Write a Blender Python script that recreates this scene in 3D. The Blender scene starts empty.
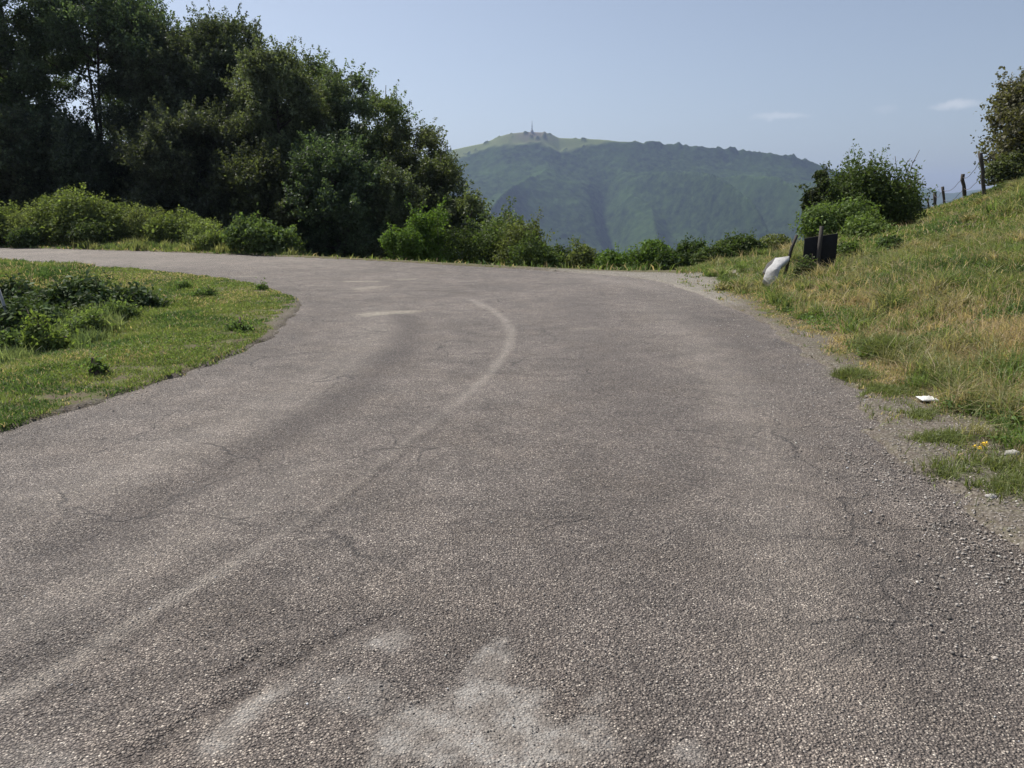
import bpy, math, random
import numpy as np
from mathutils import Vector

# ------------------------------------------------------------------ camera, sky, sun, exposure
S = bpy.context.scene
C = S.collection
FPX, CAMH, PITCH = 770.0, 1.6, math.radians(13.08)
cam_d = bpy.data.cameras.new('camera')
cam = bpy.data.objects.new('camera', cam_d)
C.objects.link(cam)
cam_d.sensor_width = 36.0
cam_d.lens = 36.0 * FPX / 1024.0
cam_d.clip_start = 0.05
cam_d.clip_end = 40000
cam.location = (0, 0, CAMH)
cam.rotation_euler = (math.radians(90) - PITCH, 0, 0)
S.camera = cam

SUN_AZ, SUN_EL = math.radians(-48), math.radians(53)
sv = Vector((math.sin(SUN_AZ) * math.cos(SUN_EL), math.cos(SUN_AZ) * math.cos(SUN_EL), math.sin(SUN_EL)))
sd_ = bpy.data.lights.new('sun', 'SUN')
sun = bpy.data.objects.new('sun', sd_)
C.objects.link(sun)
sd_.energy = 4.8
sd_.angle = math.radians(0.5)
sd_.color = (1.0, 0.955, 0.90)
sun.rotation_euler = sv.to_track_quat('Z', 'Y').to_euler()

S.view_settings.view_transform = 'Standard'
S.view_settings.look = 'None'
S.view_settings.exposure = 0.38
S.view_settings.gamma = 1.0
S.view_settings.use_curve_mapping = False
S.render.engine = 'CYCLES'
S.cycles.max_bounces = 6
S.cycles.diffuse_bounces = 3
S.cycles.glossy_bounces = 2
S.cycles.transmission_bounces = 4
S.cycles.volume_bounces = 0
S.cycles.transparent_max_bounces = 4
S.cycles.use_denoising = True
S.cycles.denoiser = 'OPENIMAGEDENOISE'
S.cycles.denoising_input_passes = 'RGB_ALBEDO_NORMAL'
S.cycles.denoising_prefilter = 'ACCURATE'

HAZE_DENSITY = 0.000105
HAZE_COLOR = (0.54, 0.68, 1.0)


def pdir(px, py):
    """unit direction of a picture point seen from the camera's stand"""
    x, yv = (px - 512) / FPX, (384 - py) / FPX
    c, s = math.cos(PITCH), math.sin(PITCH)
    v = np.array([x, c + yv * s, -s + yv * c])
    return v / np.linalg.norm(v)


def at(px, py, dist):
    """the point dist metres ahead (along +Y) on that line"""
    d = pdir(px, py)
    return np.array([0, 0, CAMH]) + d * (dist / d[1])


def gp(px, py, z=0.0):
    d = pdir(px, py)
    t = (z - CAMH) / d[2]
    return np.array([0, 0, CAMH]) + d * t


# world: Nishita sky and two thin high wisps of cloud
W = bpy.data.worlds.new('World')
S.world = W
W.use_nodes = True
nt = W.node_tree
nt.nodes.clear()
N = nt.nodes.new
L = nt.links.new
out = N('ShaderNodeOutputWorld')
bg = N('ShaderNodeBackground')
bg.inputs['Strength'].default_value = 0.085
sky = N('ShaderNodeTexSky')
sky.sky_type = 'NISHITA'
sky.sun_disc = False
sky.sun_elevation = SUN_EL
sky.sun_rotation = SUN_AZ
sky.altitude = 900
sky.air_density = 1.0
sky.dust_density = 2.6
sky.ozone_density = 2.0
hs = N('ShaderNodeHueSaturation')
hs.inputs['Saturation'].default_value = 0.72
L(sky.outputs[0], hs.inputs['Color'])
tc = N('ShaderNodeTexCoord')
prev = hs.outputs[0]
for (px, py, w, h, k) in ((780, 116, 30, 3.6, 0.30), (955, 105, 22, 5.0, 0.42), (885, 110, 12, 4, 0.10)):
    d = Vector(pdir(px, py))
    r = d.cross(Vector((0, 0, 1))).normalized()
    u = r.cross(d).normalized()

    def dotn(v, div):
        a = N('ShaderNodeVectorMath'); a.operation = 'DOT_PRODUCT'
        a.inputs[1].default_value = tuple(v / div)
        L(tc.outputs['Generated'], a.inputs[0])
        return a.outputs['Value']

    def mth(op, a, b=None):
        m = N('ShaderNodeMath'); m.operation = op
        for i, q in enumerate((a, b)):
            if q is None: continue
            if isinstance(q, (int, float)): m.inputs[i].default_value = q
            else: L(q, m.inputs[i])
        return m.outputs[0]
    A = dotn(r, w / FPX); B = dotn(u, h / FPX)
    nz = N('ShaderNodeTexNoise'); nz.inputs['Scale'].default_value = 60; nz.inputs['Detail'].default_value = 4
    L(tc.outputs['Generated'], nz.inputs['Vector'])
    B2 = mth('ADD', B, mth('MULTIPLY', mth('SUBTRACT', nz.outputs[0], 0.5), 2.5))
    q = mth('ADD', mth('POWER', mth('ABSOLUTE', A), 2.0), mth('POWER', mth('ABSOLUTE', B2), 2.0))
    front = mth('GREATER_THAN', dotn(d, 1.0), 0.5)
    mk = mth('MULTIPLY', mth('POWER', mth('MAXIMUM', mth('SUBTRACT', 1.0, q), 0.0), 1.2), k)
    mk = mth('MULTIPLY', mk, front)
    mx = N('ShaderNodeMixRGB')
    mx.inputs[2].default_value = (8.5, 8.5, 8.6, 1)
    L(mk, mx.inputs[0]); L(prev, mx.inputs[1])
    prev = mx.outputs[0]
L(prev, bg.inputs['Color'])
L(bg.outputs[0], out.inputs['Surface'])

# ------------------------------------------------------------------ helpers
rng = np.random.default_rng(7)


def hsh(ix, iy, seed):
    n = (ix.astype(np.int64) * 374761393 + iy.astype(np.int64) * 668265263 + seed * 974634777) & 0xFFFFFFFF
    n = ((n ^ (n >> 13)) * 1274126177) & 0xFFFFFFFF
    return ((n ^ (n >> 16)) & 0xFFFFFF) / float(0xFFFFFF)


def vnoise(x, y, s=1.0, seed=0):
    x = np.asarray(x, float) / s; y = np.asarray(y, float) / s
    ix = np.floor(x); iy = np.floor(y)
    fx = x - ix; fy = y - iy
    fx = fx * fx * (3 - 2 * fx); fy = fy * fy * (3 - 2 * fy)
    a = hsh(ix, iy, seed); b = hsh(ix + 1, iy, seed); c = hsh(ix, iy + 1, seed); d = hsh(ix + 1, iy + 1, seed)
    return (a * (1 - fx) + b * fx) * (1 - fy) + (c * (1 - fx) + d * fx) * fy


def fbm(x, y, s=1.0, o=4, seed=0, g=0.5):
    t = 0; a = 1; n = 0
    for i in range(o):
        t = t + a * vnoise(np.asarray(x) + 13.7 * i, np.asarray(y) - 7.3 * i, s, seed + i)
        n += a; a *= g; s *= 0.5
    return t / n


def sstep(a, b, x):
    t = np.clip((np.asarray(x, float) - a) / (b - a), 0, 1)
    return t * t * (3 - 2 * t)


def mesh_np(name, V, F, mat=None, col=None, parent=None, smooth=False, attrs=None):
    """V (n,3); F (m,k) all the same size, or a list of such arrays"""
    if not isinstance(F, (list, tuple)): F = [F]
    F = [np.asarray(f, np.int32) for f in F if len(f)]
    me = bpy.data.meshes.new(name)
    me.vertices.add(len(V))
    me.vertices.foreach_set('co', np.asarray(V, np.float32).ravel())
    nl = sum(f.size for f in F); npoly = sum(len(f) for f in F)
    me.loops.add(nl)
    me.loops.foreach_set('vertex_index', np.concatenate([f.ravel() for f in F]))
    me.polygons.add(npoly)
    tot = np.concatenate([np.full(len(f), f.shape[1], np.int32) for f in F])
    st = np.concatenate([[0], np.cumsum(tot)[:-1]]).astype(np.int32)
    me.polygons.foreach_set('loop_start', st)
    me.polygons.foreach_set('loop_total', tot)
    if smooth: me.polygons.foreach_set('use_smooth', np.ones(npoly, bool))
    if col is not None:
        a = me.attributes.new('Col', 'FLOAT_COLOR', 'POINT')
        cc = np.ones((len(V), 4), np.float32); cc[:, :3] = col
        a.data.foreach_set('color', cc.ravel())
    for k, v in (attrs or {}).items():
        a = me.attributes.new(k, 'FLOAT', 'POINT')
        a.data.foreach_set('value', np.asarray(v, np.float32).ravel())
    me.update(calc_edges=True)
    me.validate()
    if mat: me.materials.append(mat)
    o = bpy.data.objects.new(name, me)
    C.objects.link(o)
    if parent: o.parent = parent
    return o


def tag(o, label=None, cat=None, group=None, kind=None):
    if label: o['label'] = label
    if cat: o['category'] = cat
    if group: o['group'] = group
    if kind: o['kind'] = kind
    return o


def empty(name, loc):
    o = bpy.data.objects.new(name, None)
    o.empty_display_size = 0.2
    o.location = tuple(float(v) for v in loc)
    C.objects.link(o)
    return o


def tube(pts, rad, n=6):
    """tapered tube along points; returns V, F (quads) with closed ends collapsed"""
    pts = np.asarray(pts, float); rad = np.asarray(rad, float)
    T = np.gradient(pts, axis=0)
    T /= np.linalg.norm(T, axis=1, keepdims=True) + 1e-9
    ref = np.array([0.31, 0.17, 0.93]) if abs(T[0, 2]) < 0.8 else np.array([1.0, 0.1, 0.0])
    A = np.cross(T, ref); A /= np.linalg.norm(A, axis=1, keepdims=True) + 1e-9
    B = np.cross(T, A)
    th = np.linspace(0, 2 * np.pi, n, endpoint=False)
    ring = (A[:, None, :] * np.cos(th)[None, :, None] + B[:, None, :] * np.sin(th)[None, :, None]) * rad[:, None, None]
    V = (pts[:, None, :] + ring).reshape(-1, 3)
    k = len(pts)
    i = np.arange(k - 1)[:, None] * n; j = np.arange(n)[None, :]; j2 = (j + 1) % n
    F = np.stack([i + j, i + j2, i + n + j2, i + n + j], -1).reshape(-1, 4)
    # caps as quads fan (n even)
    V = np.vstack([V, pts[0], pts[-1]])
    a, b = len(V) - 2, len(V) - 1
    caps = []
    for q in range(0, n, 2):
        caps.append([a, (q + 2) % n, (q + 1) % n, q])
        o = (k - 1) * n
        caps.append([b, o + q, o + (q + 1) % n, o + (q + 2) % n])
    return V, np.vstack([F, np.array(caps)])


class MB:
    def __init__(s): s.V = []; s.F = []; s.n = 0
    def add(s, V, F):
        s.V.append(V); s.F.append(np.asarray(F) + s.n); s.n += len(V)
    def build(s, name, mat, parent=None, **k):
        return mesh_np(name, np.vstack(s.V), np.vstack(s.F), mat, parent=parent, **k)


# ------------------------------------------------------------------ materials
def new_mat(name):
    m = bpy.data.materials.new(name); m.use_nodes = True
    m.node_tree.nodes.clear()
    return m, m.node_tree


class NB:
    """small node builder"""
    def __init__(s, tree): s.t = tree
    def n(s, typ, **k):
        nd = s.t.nodes.new(typ)
        for a, b in k.items(): setattr(nd, a, b)
        return nd
    def l(s, a, b): s.t.links.new(a, b)
    def val(s, sock, v):
        if isinstance(v, (int, float)): sock.default_value = v
        elif isinstance(v, tuple): sock.default_value = v if len(v) == 4 or sock.type == 'VECTOR' else (*v, 1)
        else: s.l(v, sock)
    def math(s, op, a, b=None, c=None, clamp=False):
        m = s.n('ShaderNodeMath', operation=op); m.use_clamp = clamp
        for i, q in enumerate((a, b, c)):
            if q is not None: s.val(m.inputs[i], q)
        return m.outputs[0]
    def mix(s, f, a, b, mode='MIX'):
        m = s.n('ShaderNodeMixRGB', blend_type=mode)
        s.val(m.inputs[0], f); s.val(m.inputs[1], a); s.val(m.inputs[2], b)
        return m.outputs[0]
    def noise(s, vec, scale, detail=4, rough=0.55, dist=0.0):
        m = s.n('ShaderNodeTexNoise')
        m.inputs['Scale'].default_value = scale; m.inputs['Detail'].default_value = detail
        m.inputs['Roughness'].default_value = rough; m.inputs['Distortion'].default_value = dist
        if vec is not None: s.l(vec, m.inputs['Vector'])
        return m.outputs[0]
    def voro(s, vec, scale, feature='F1', rnd=1.0):
        m = s.n('ShaderNodeTexVoronoi', feature=feature)
        m.inputs['Scale'].default_value = scale; m.inputs['Randomness'].default_value = rnd
        s.l(vec, m.inputs['Vector'])
        return m
    def ramp(s, f, stops):
        m = s.n('ShaderNodeValToRGB')
        e = m.color_ramp.elements
        while len(e) < len(stops): e.new(0.5)
        for i, (p, c) in enumerate(stops):
            e[i].position = p
            c = (c, c, c) if isinstance(c, (int, float)) else c
            e[i].color = (*c, 1)
        s.l(f, m.inputs[0])
        return m.outputs[0]
    def maprange(s, v, a, b, c=0.0, d=1.0):
        m = s.n('ShaderNodeMapRange'); m.clamp = True
        s.l(v, m.inputs[0])
        for i, q in enumerate((a, b, c, d)): m.inputs[i + 1].default_value = q
        return m.outputs[0]
    def attr(s, name):
        a = s.n('ShaderNodeAttribute', attribute_name=name)
        return a
    def bump(s, h, strength, dist, normal=None):
        b = s.n('ShaderNodeBump'); b.inputs['Strength'].default_value = strength
        b.inputs['Distance'].default_value = dist
        s.l(h, b.inputs['Height'])
        if normal is not None: s.l(normal, b.inputs['Normal'])
        return b.outputs[0]
    def surf(s, col, rough=0.9, normal=None, spec=0.3):
        p = s.n('ShaderNodeBsdfPrincipled')
        s.val(p.inputs['Base Color'], col); s.val(p.inputs['Roughness'], rough)
        p.inputs['Specular IOR Level'].default_value = spec
        if normal is not None: s.l(normal, p.inputs['Normal'])
        o = s.n('ShaderNodeOutputMaterial')
        s.l(p.outputs[0], o.inputs[0])
        return p


def leaf_mat(name, trans=0.35, gloss=0.06, rough=0.45, bright=1.0, tint=(1.15, 1.25, 0.55)):
    m, t = new_mat(name); b = NB(t)
    col = b.attr('Col').outputs['Color']
    col = b.mix(1.0, col, (bright, bright, bright), 'MULTIPLY')
    d = b.n('ShaderNodeBsdfDiffuse'); b.l(col, d.inputs['Color'])
    tr = b.n('ShaderNodeBsdfTranslucent'); b.l(b.mix(1.0, col, tint, 'MULTIPLY'), tr.inputs['Color'])
    mx = b.n('ShaderNodeMixShader'); mx.inputs[0].default_value = trans
    b.l(d.outputs[0], mx.inputs[1]); b.l(tr.outputs[0], mx.inputs[2])
    g = b.n('ShaderNodeBsdfGlossy'); g.inputs['Roughness'].default_value = rough
    g.inputs['Color'].default_value = (1, 1, 1, 1)
    m2 = b.n('ShaderNodeMixShader'); m2.inputs[0].default_value = gloss
    b.l(mx.outputs[0], m2.inputs[1]); b.l(g.outputs[0], m2.inputs[2])
    o = b.n('ShaderNodeOutputMaterial'); b.l(m2.outputs[0], o.inputs[0])
    return m


def bark_mat(name, c1, c2):
    m, t = new_mat(name); b = NB(t)
    tcn = b.n('ShaderNodeTexCoord')
    mp = b.n('ShaderNodeMapping'); mp.inputs['Scale'].default_value = (1, 1, 0.2)
    b.l(tcn.outputs['Object'], mp.inputs[0])
    nz = b.noise(mp.outputs[0], 22, 5, 0.65)
    col = b.mix(nz, c1, c2)
    b.surf(col, 0.9, b.bump(nz, 0.6, 0.02))
    return m


M_TREE = leaf_mat('tree_leaves', 0.40, 0.03, 0.6)
M_BUSH = leaf_mat('bush_leaves', 0.40, 0.012, 0.6, bright=1.35)
M_GLOSSY = leaf_mat('bramble_leaves', 0.25, 0.012, 0.55)
M_GRASS = leaf_mat('grass_blades', 0.45, 0.015, 0.5, bright=1.25, tint=(1.1, 1.15, 0.65))
M_BARK = bark_mat('bark', (0.035, 0.028, 0.022), (0.11, 0.09, 0.075))
M_TWIG = bark_mat('twig_wood', (0.05, 0.038, 0.028), (0.13, 0.10, 0.08))
M_POST = bark_mat('weathered_wood', (0.035, 0.03, 0.026), (0.10, 0.088, 0.075))

# ------------------------------------------------------------------ the plan of the road
inner_px = [(0, 433), (60, 414), (130, 393), (185, 374), (230, 356), (262, 342), (288, 326), (301, 314), (303, 305), (294, 297),
            (272, 289), (240, 282), (200, 276), (130, 269), (60, 265), (0, 262)]
outer_px = [(1024, 532), (985, 500), (925, 462), (885, 432), (862, 402), (838, 378), (795, 345), (752, 318), (715, 300), (690, 290), (668, 283.5), (640, 279),
            (600, 274.5), (560, 271.5), (500, 268), (440, 264.5), (400, 262.5), (350, 260), (300, 257.6), (250, 255.5), (200, 253.5),
            (140, 251.5), (70, 249.5), (0, 248)]
inner = [gp(*p)[:2] for p in inner_px]
outer = [gp(*p)[:2] for p in outer_px]
# the road goes on behind the photographer and out to the left
lead_in = [np.array(p) for p in ((-6.3, -14.), (-5.2, -6.), (-4.6, 0.), (-4.1, 3.2))]
lead_in_r = [np.array(p) for p in ((1.6, -14.), (2.0, -6.), (2.35, 0.), (2.5, 2.6))]
xo, yo = outer[-1]; xi, yi = inner[-1]
tail_o = [np.array((xo - 10, yo + 1.2)), np.array((xo - 30, yo + 1.5)), np.array((xo - 60, yo - 2))]
tail_i = [np.array((xi - 10, yi + 1.0)), np.array((xi - 30, yi + 1.5)), np.array((xi - 60, yi - 2))]
poly = np.array(lead_in + [p for p in inner if p[1] > 3.4] + tail_i + tail_o[::-1] + outer[::-1] + lead_in_r[::-1])


def poly_sd(x, y, P):
    """signed distance, negative inside"""
    x = np.asarray(x, float); y = np.asarray(y, float)
    D = np.full(x.shape, 1e9); ins = np.zeros(x.shape, bool)
    n = len(P)
    for i in range(n):
        ax, ay = P[i]; bx, by = P[(i + 1) % n]
        ex, ey = bx - ax, by - ay
        t = np.clip(((x - ax) * ex + (y - ay) * ey) / (ex * ex + ey * ey + 1e-12), 0, 1)
        D = np.minimum(D, (x - ax - t * ex) ** 2 + (y - ay - t * ey) ** 2)
        c = ((ay > y) != (by > y))
        if ey != 0:
            ins ^= c & (x < ex * (y - ay) / ey + ax)
    D = np.sqrt(D)
    return np.where(ins, -D, D)


def line_d(x, y, P, ends=True):
    D = np.full(np.shape(x), 1e9); T = np.zeros(np.shape(x))
    n = len(P)
    for i in range(n - 1):
        ax, ay = P[i][:2]; bx, by = P[i + 1][:2]
        ex, ey = bx - ax, by - ay
        t = np.clip(((x - ax) * ex + (y - ay) * ey) / (ex * ex + ey * ey + 1e-12), 0, 1)
        d = np.hypot(x - ax - t * ex, y - ay - t * ey)
        k = d < D
        D = np.where(k, d, D); T = np.where(k, (i + t) / (n - 1), T)
    return D, T


gravel_px = [(560, 270.5), (600, 272), (640, 273.5), (700, 273.5), (745, 274.5), (742, 279), (715, 286), (735, 304), (705, 299), (668, 288), (610, 279)]
gravel_poly = np.array([gp(*p)[:2] for p in gravel_px])

# thin plate spline through surveyed heights
ctrl = [(p[0], p[1], 0.0) for p in poly if np.hypot(*p) < 60][::1]
ctrl += [(p[0], p[1], 0.0) for p in gravel_poly]
ctrl += [(-1, 0, 0), (-1, -10, 0), (-1, 8, 0), (0, 14, 0), (-8, 20, 0)]
for (px, py, D) in ((1024, 400, 5.6), (1024, 340, 7.2), (1024, 300, 9), (1024, 240, 13), (1024, 206, 17), (1024, 183, 22), (1060, 170, 27),
                    (985, 193, 27), (965, 209, 33), (945, 216, 41), (935, 217, 50), (900, 219, 33), (850, 236, 24),
                    (820, 276, 14.6), (765, 262, 18.2), (900, 300, 10), (850, 325, 9.5), (950, 260, 14), (980, 236, 17), (885, 250, 18), (950, 300, 9.6), (965, 222, 23), (940, 226, 27), (985, 212, 20.5), (1024, 196, 18.5), (915, 232, 25), (1000, 196, 25)):
    ctrl.append(tuple(at(px, py, D)))
ctrl += [(8, 0, .9), (15, 0, 2.2), (8, -10, 1), (16, 10, 2.6), (24, 15, 3.2), (34, 24, 3.4), (34, 50, 1.0), (45, 5, 4),
         (2, 25, -1.3), (2, 31, -4), (-4, 31, -2.5), (9, 28, -1.0), (12, 40, -4), (-1, 45, -9), (-6, 27, -0.6),
         (-12, 36, -0.4), (-20, 38, 0.4), (-28, 38, .7), (-35, 50, 1.2), (-10, 55, -5), (-30, 70, 0.5), (-50, 40, 1), (20, 60, -6),
         (-9.2, 10, -.22), (-9, 13, -.45), (-14, 14, -.75), (-11, 15.5, -.5), (-13, 18.5, -.08), (-20, 18, -.3), (-6, 11.5, .05), (-6, 14, .03),
         (-10, 3, -.5), (-20, 4, -.9), (-6.4, 9.0, -.42), (-6.2, 10.4, -.45), (-7.8, 11.2, -.6), (-8, 9, -.55), (-7.6, 13, -.4), (-5.0, 8.3, -.05), (-4.6, 9.8, -.03), (-5.4, 12.2, -.06), (-9, -8, -.4), (-30, 12, -1.0), (-20, 60, -2)]
ctrl = np.array([tuple(map(float, c)) for c in ctrl])


def tps_k(r2): return 0.5 * r2 * np.log(r2 + 1e-6)


n_c = len(ctrl)
dx = ctrl[:, None, :2] - ctrl[None, :, :2]
K = tps_k((dx ** 2).sum(-1)) + np.eye(n_c) * 1.0
Pm = np.hstack([np.ones((n_c, 1)), ctrl[:, :2]])
A_ = np.zeros((n_c + 3, n_c + 3)); A_[:n_c, :n_c] = K; A_[:n_c, n_c:] = Pm; A_[n_c:, :n_c] = Pm.T
sol = np.linalg.solve(A_, np.concatenate([ctrl[:, 2], np.zeros(3)]))


def tps(x, y):
    z = sol[n_c] + sol[n_c + 1] * x + sol[n_c + 2] * y
    for i in range(n_c):
        z = z + sol[i] * tps_k((x - ctrl[i, 0]) ** 2 + (y - ctrl[i, 1]) ** 2)
    return z


def road_z(x, y):
    return 0.012 * (fbm(x, y, 2.5, 3, 50) - 0.5) * 2


def ground_h(x, y):
    x = np.asarray(x, float); y = np.asarray(y, float)
    r = np.hypot(x, y - 10)
    xc = np.clip(x, -70, 60); yc = np.clip(y, -20, 85)
    near = np.clip(tps(xc, yc), -14, 6)
    far = -285 * (1 - np.exp(-np.maximum(r - 42, 0) / 420.0)) + 40 * (fbm(x, y, 700, 4, 9) - 0.5) * sstep(100, 900, r)
    base = near * (1 - sstep(42, 75, r)) + (far + np.clip(near, -14, 3) * np.exp(-np.maximum(r - 42, 0) / 60)) * sstep(42, 75, r)
    s = poly_sd(x, y, poly)
    s2 = poly_sd(x, y, gravel_poly)
    # ragged edge
    se = s + (0.26 + 0.35 * sstep(0, 2, x) * (1 - sstep(9, 12, y))) * (fbm(x, y, 0.8, 4, 3, 0.65) - 0.5) + 0.10 * (fbm(x, y, 0.25, 2, 31) - 0.5)
    lump = 0.16 * (fbm(x, y, 1.1, 4, 21) - 0.5) * sstep(0.3, 2.5, np.minimum(s, s2)) * (1 - sstep(60, 100, r))
    out_z = 0.028 + base * sstep(0.1, 2.2, s) + lump + 0.03 * (fbm(x, y, 0.35, 3, 5) - 0.5)
    in_z = -0.16
    k = sstep(-0.16, 0.05, se)
    return in_z * (1 - k) + out_z * k


def grid(xs, ys):
    X, Y = np.meshgrid(xs, ys)
    nx, ny = len(xs), len(ys)
    i = np.arange(ny - 1)[:, None] * nx + np.arange(nx - 1)[None, :]
    F = np.stack([i, i + 1, i + nx + 1, i + nx], -1).reshape(-1, 4)
    return X.ravel(), Y.ravel(), F


def spaced(c0, c1, step, lo, hi, g):
    """even steps from c0 to c1, then growing outwards to lo and hi"""
    mid = list(np.arange(c0, c1 + 1e-6, step))
    a, s = mid[-1], step
    while a < hi: s *= g; a += s; mid.append(a)
    a, s = mid[0], step
    while a > lo: s *= g; a -= s; mid.insert(0, a)
    return np.array(mid)


# ------------------------------------------------------------------ ground
xs = spaced(-9, 8, 0.085, -9000, 9000, 1.035)
ys = spaced(2.5, 16, 0.085, -3000, 11000, 1.028)
X, Y, F = grid(xs, ys)
Z = ground_h(X, Y)
sdv = poly_sd(X, Y, poly)
sgv = poly_sd(X, Y, gravel_poly)
side_right = (X > -1).astype(float)


def gravel_mask(x, y, s=None, s2=None):
    s = poly_sd(x, y, poly) if s is None else s
    s2 = poly_sd(x, y, gravel_poly) if s2 is None else s2
    right = sstep(-3, 1, x)
    wid = np.where(x > 0, 0.26 + 0.62 * np.exp(-((y - 5.0) / 1.2) ** 2), 0.035)
    wid = wid + 0.35 * np.exp(-(((x + 3.6) / 0.9) ** 2 + ((y - 11.3) / 1.2) ** 2))
    n = fbm(x, y, 0.7, 4, 77)
    g = 1 - sstep(0.3, 1.5, s / wid + 3.0 * (n - 0.5))
    g2 = 1 - sstep(-0.3, 0.5, s2 + 0.8 * (n - 0.5))
    return np.clip(np.maximum(g, g2), 0, 1)


gm = gravel_mask(X, Y, sdv, sgv)


def dry_mask(x, y):
    # straw-coloured band low on the right bank
    d, _ = line_d(x, y, [gp(1010, 385, .2), at(960, 335, 7.6), at(900, 325, 8.6), at(830, 310, 10.2), at(770, 285, 13), at(800, 288, 12.6)])
    m = np.exp(-(d / 1.15) ** 2)
    return np.clip(m * (0.55 + 0.9 * fbm(x, y, 0.8, 3, 91)) + 0.28 * (fbm(x, y, 2.2, 3, 92) - 0.35) * (x > 0), 0, 1)


m, t = new_mat('ground_soil'); b = NB(t)
geo = b.n('ShaderNodeNewGeometry').outputs['Position']
n1 = b.noise(geo, 3, 6, 0.6); n2 = b.noise(geo, 28, 5, 0.7)
v = b.voro(geo, 55)
soil = b.mix(n2, (0.06, 0.048, 0.034), (0.17, 0.135, 0.098))
green = b.mix(n1, (0.06, 0.085, 0.025), (0.17, 0.16, 0.07))
base = b.mix(b.maprange(b.noise(geo, 9, 4), 0.4, 0.62), soil, green)
far = b.maprange(b.attr('far').outputs['Fac'], 0, 1)
forest = b.mix(b.noise(geo, 0.02, 8, 0.65), (0.018, 0.035, 0.012), (0.05, 0.08, 0.025))
base = b.mix(far, base, forest)
stone = b.mix(v.outputs['Color'], (0.085, 0.072, 0.058), (0.27, 0.24, 0.205))
stone = b.mix(b.maprange(v.outputs['Distance'], 0.35, 0.75), stone, (0.10, 0.085, 0.07))
stone = b.mix(b.attr('pale').outputs['Fac'], stone, b.mix(v.outputs['Color'], (0.15, 0.135, 0.115), (0.33, 0.305, 0.27)))
gfac = b.math('MULTIPLY', b.attr('gravel').outputs['Fac'], b.maprange(b.math('ADD', n2, b.math('MULTIPLY', n1, 0.4)), 0.45, 0.68, 0.12, 0.9))
col = b.mix(gfac, base, stone)
hgt = b.math('ADD', b.math('MULTIPLY', n2, 0.6), b.math('MULTIPLY', b.math('SUBTRACT', 1.0, v.outputs['Distance']), 0.4))
b.surf(col, 0.95, b.bump(hgt, 0.8, 0.02), 0.1)
M_GROUND = m
ground = mesh_np('ground', np.stack([X, Y, Z], 1), F, M_GROUND, smooth=True,
                 attrs={'gravel': gm, 'pale': 1 - sstep(-0.2, 0.6, sgv), 'far': sstep(45, 120, np.hypot(X, Y))})
tag(ground, kind='structure')

# ------------------------------------------------------------------ road
rx = spaced(-2.6, 2.6, 0.024, -66, 8, 1.03)
ry = spaced(1.6, 4.2, 0.024, -16, 40, 1.02)
X, Y, F = grid(rx, ry)
s = poly_sd(X, Y, poly)
keepv = s < 0.55
kf = keepv[F].all(1)
F = F[kf]
use = np.unique(F); remap = -np.ones(len(X), int); remap[use] = np.arange(len(use))
F = remap[F]; X = X[use]; Y = Y[use]; s = s[use]
warp = 0.10 * (fbm(X, Y, 0.6, 3, 41) - 0.5)


def pxline(pts): return [gp(*p)[:2] for p in pts]


def stroke(pts, w0, w1=None, soft=0.5, end=0.08):
    P = pxline(pts)
    d, t_ = line_d(X, Y, P)
    w = w0 + ((w1 if w1 is not None else w0) - w0) * t_
    fade = sstep(0, end, t_) * (1 - sstep(1 - end, 1, t_))
    return (1 - sstep(w * (1 - soft), w * (1 + soft), d + warp * 0.6)) * fade


def blob(px, py, rx_, ry_, ang=0.0):
    c = gp(px, py)[:2]
    ca, sa = math.cos(ang), math.sin(ang)
    u = (X - c[0]) * ca + (Y - c[1]) * sa; v_ = -(X - c[0]) * sa + (Y - c[1]) * ca
    return 1 - sstep(0.35, 1.15, np.hypot(u / rx_, v_ / ry_) + 2.4 * (fbm(X, Y, 0.20, 5, 61, 0.7) - 0.5) - 0.03)


light = np.zeros(len(X)); dark = np.zeros(len(X)); paint = np.zeros(len(X)); dust = np.zeros(len(X))
light = np.maximum(light, 0.95 * stroke([(-60, 735), (0, 700), (60, 668), (150, 612), (230, 566), (310, 516)], 0.05, 0.03, 0.9, 0.25))
light = np.maximum(light, 0.3 * stroke([(270, 542), (350, 488), (420, 430), (450, 408)], 0.035, 0.035, 0.8))
light = np.maximum(light, 0.8 * stroke([(425, 425), (460, 400), (490, 373), (507, 350), (512, 333), (505, 320), (492, 309), (470, 299), (440, 292)], 0.05, 0.075, 0.7, 0.2))
dust = np.maximum(dust, 0.9 * blob(396, 638, 0.08, 0.12, 0.3))
dust = np.maximum(dust, 0.55 * blob(352, 690, 0.15, 0.13, 0.2))
dust = np.maximum(dust, 0.9 * blob(487, 672, 0.06, 0.2, -0.2))
dust = np.maximum(dust, 1.0 * blob(505, 728, 0.26, 0.22))
dust = np.maximum(dust, 0.8 * blob(590, 716, 0.13, 0.15))
dust = np.maximum(dust, 0.9 * blob(425, 740, 0.16, 0.16))
dust = np.maximum(dust, 0.8 * stroke([(205, 768), (225, 730), (260, 700), (300, 680)], 0.06, 0.04, 0.8, 0.2))
dust = np.maximum(dust, 0.5 * blob(690, 750, 0.07, 0.06))
dust = np.maximum(dust, 0.35 * blob(40, 760, 0.2, 0.1))
light = np.maximum(light, 0.35 * stroke([(200, 752), (260, 700), (330, 655), (400, 625)], 0.05, 0.03, 0.9))
brk = sstep(0.40, 0.60, fbm(X, Y, 0.11, 4, 71, 0.65))
dark = np.maximum(dark, 1.0 * brk * stroke([(110, 775), (190, 718), (240, 692), (310, 645), (420, 598)], 0.055, 0.045, 0.9, 0.1))
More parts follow.
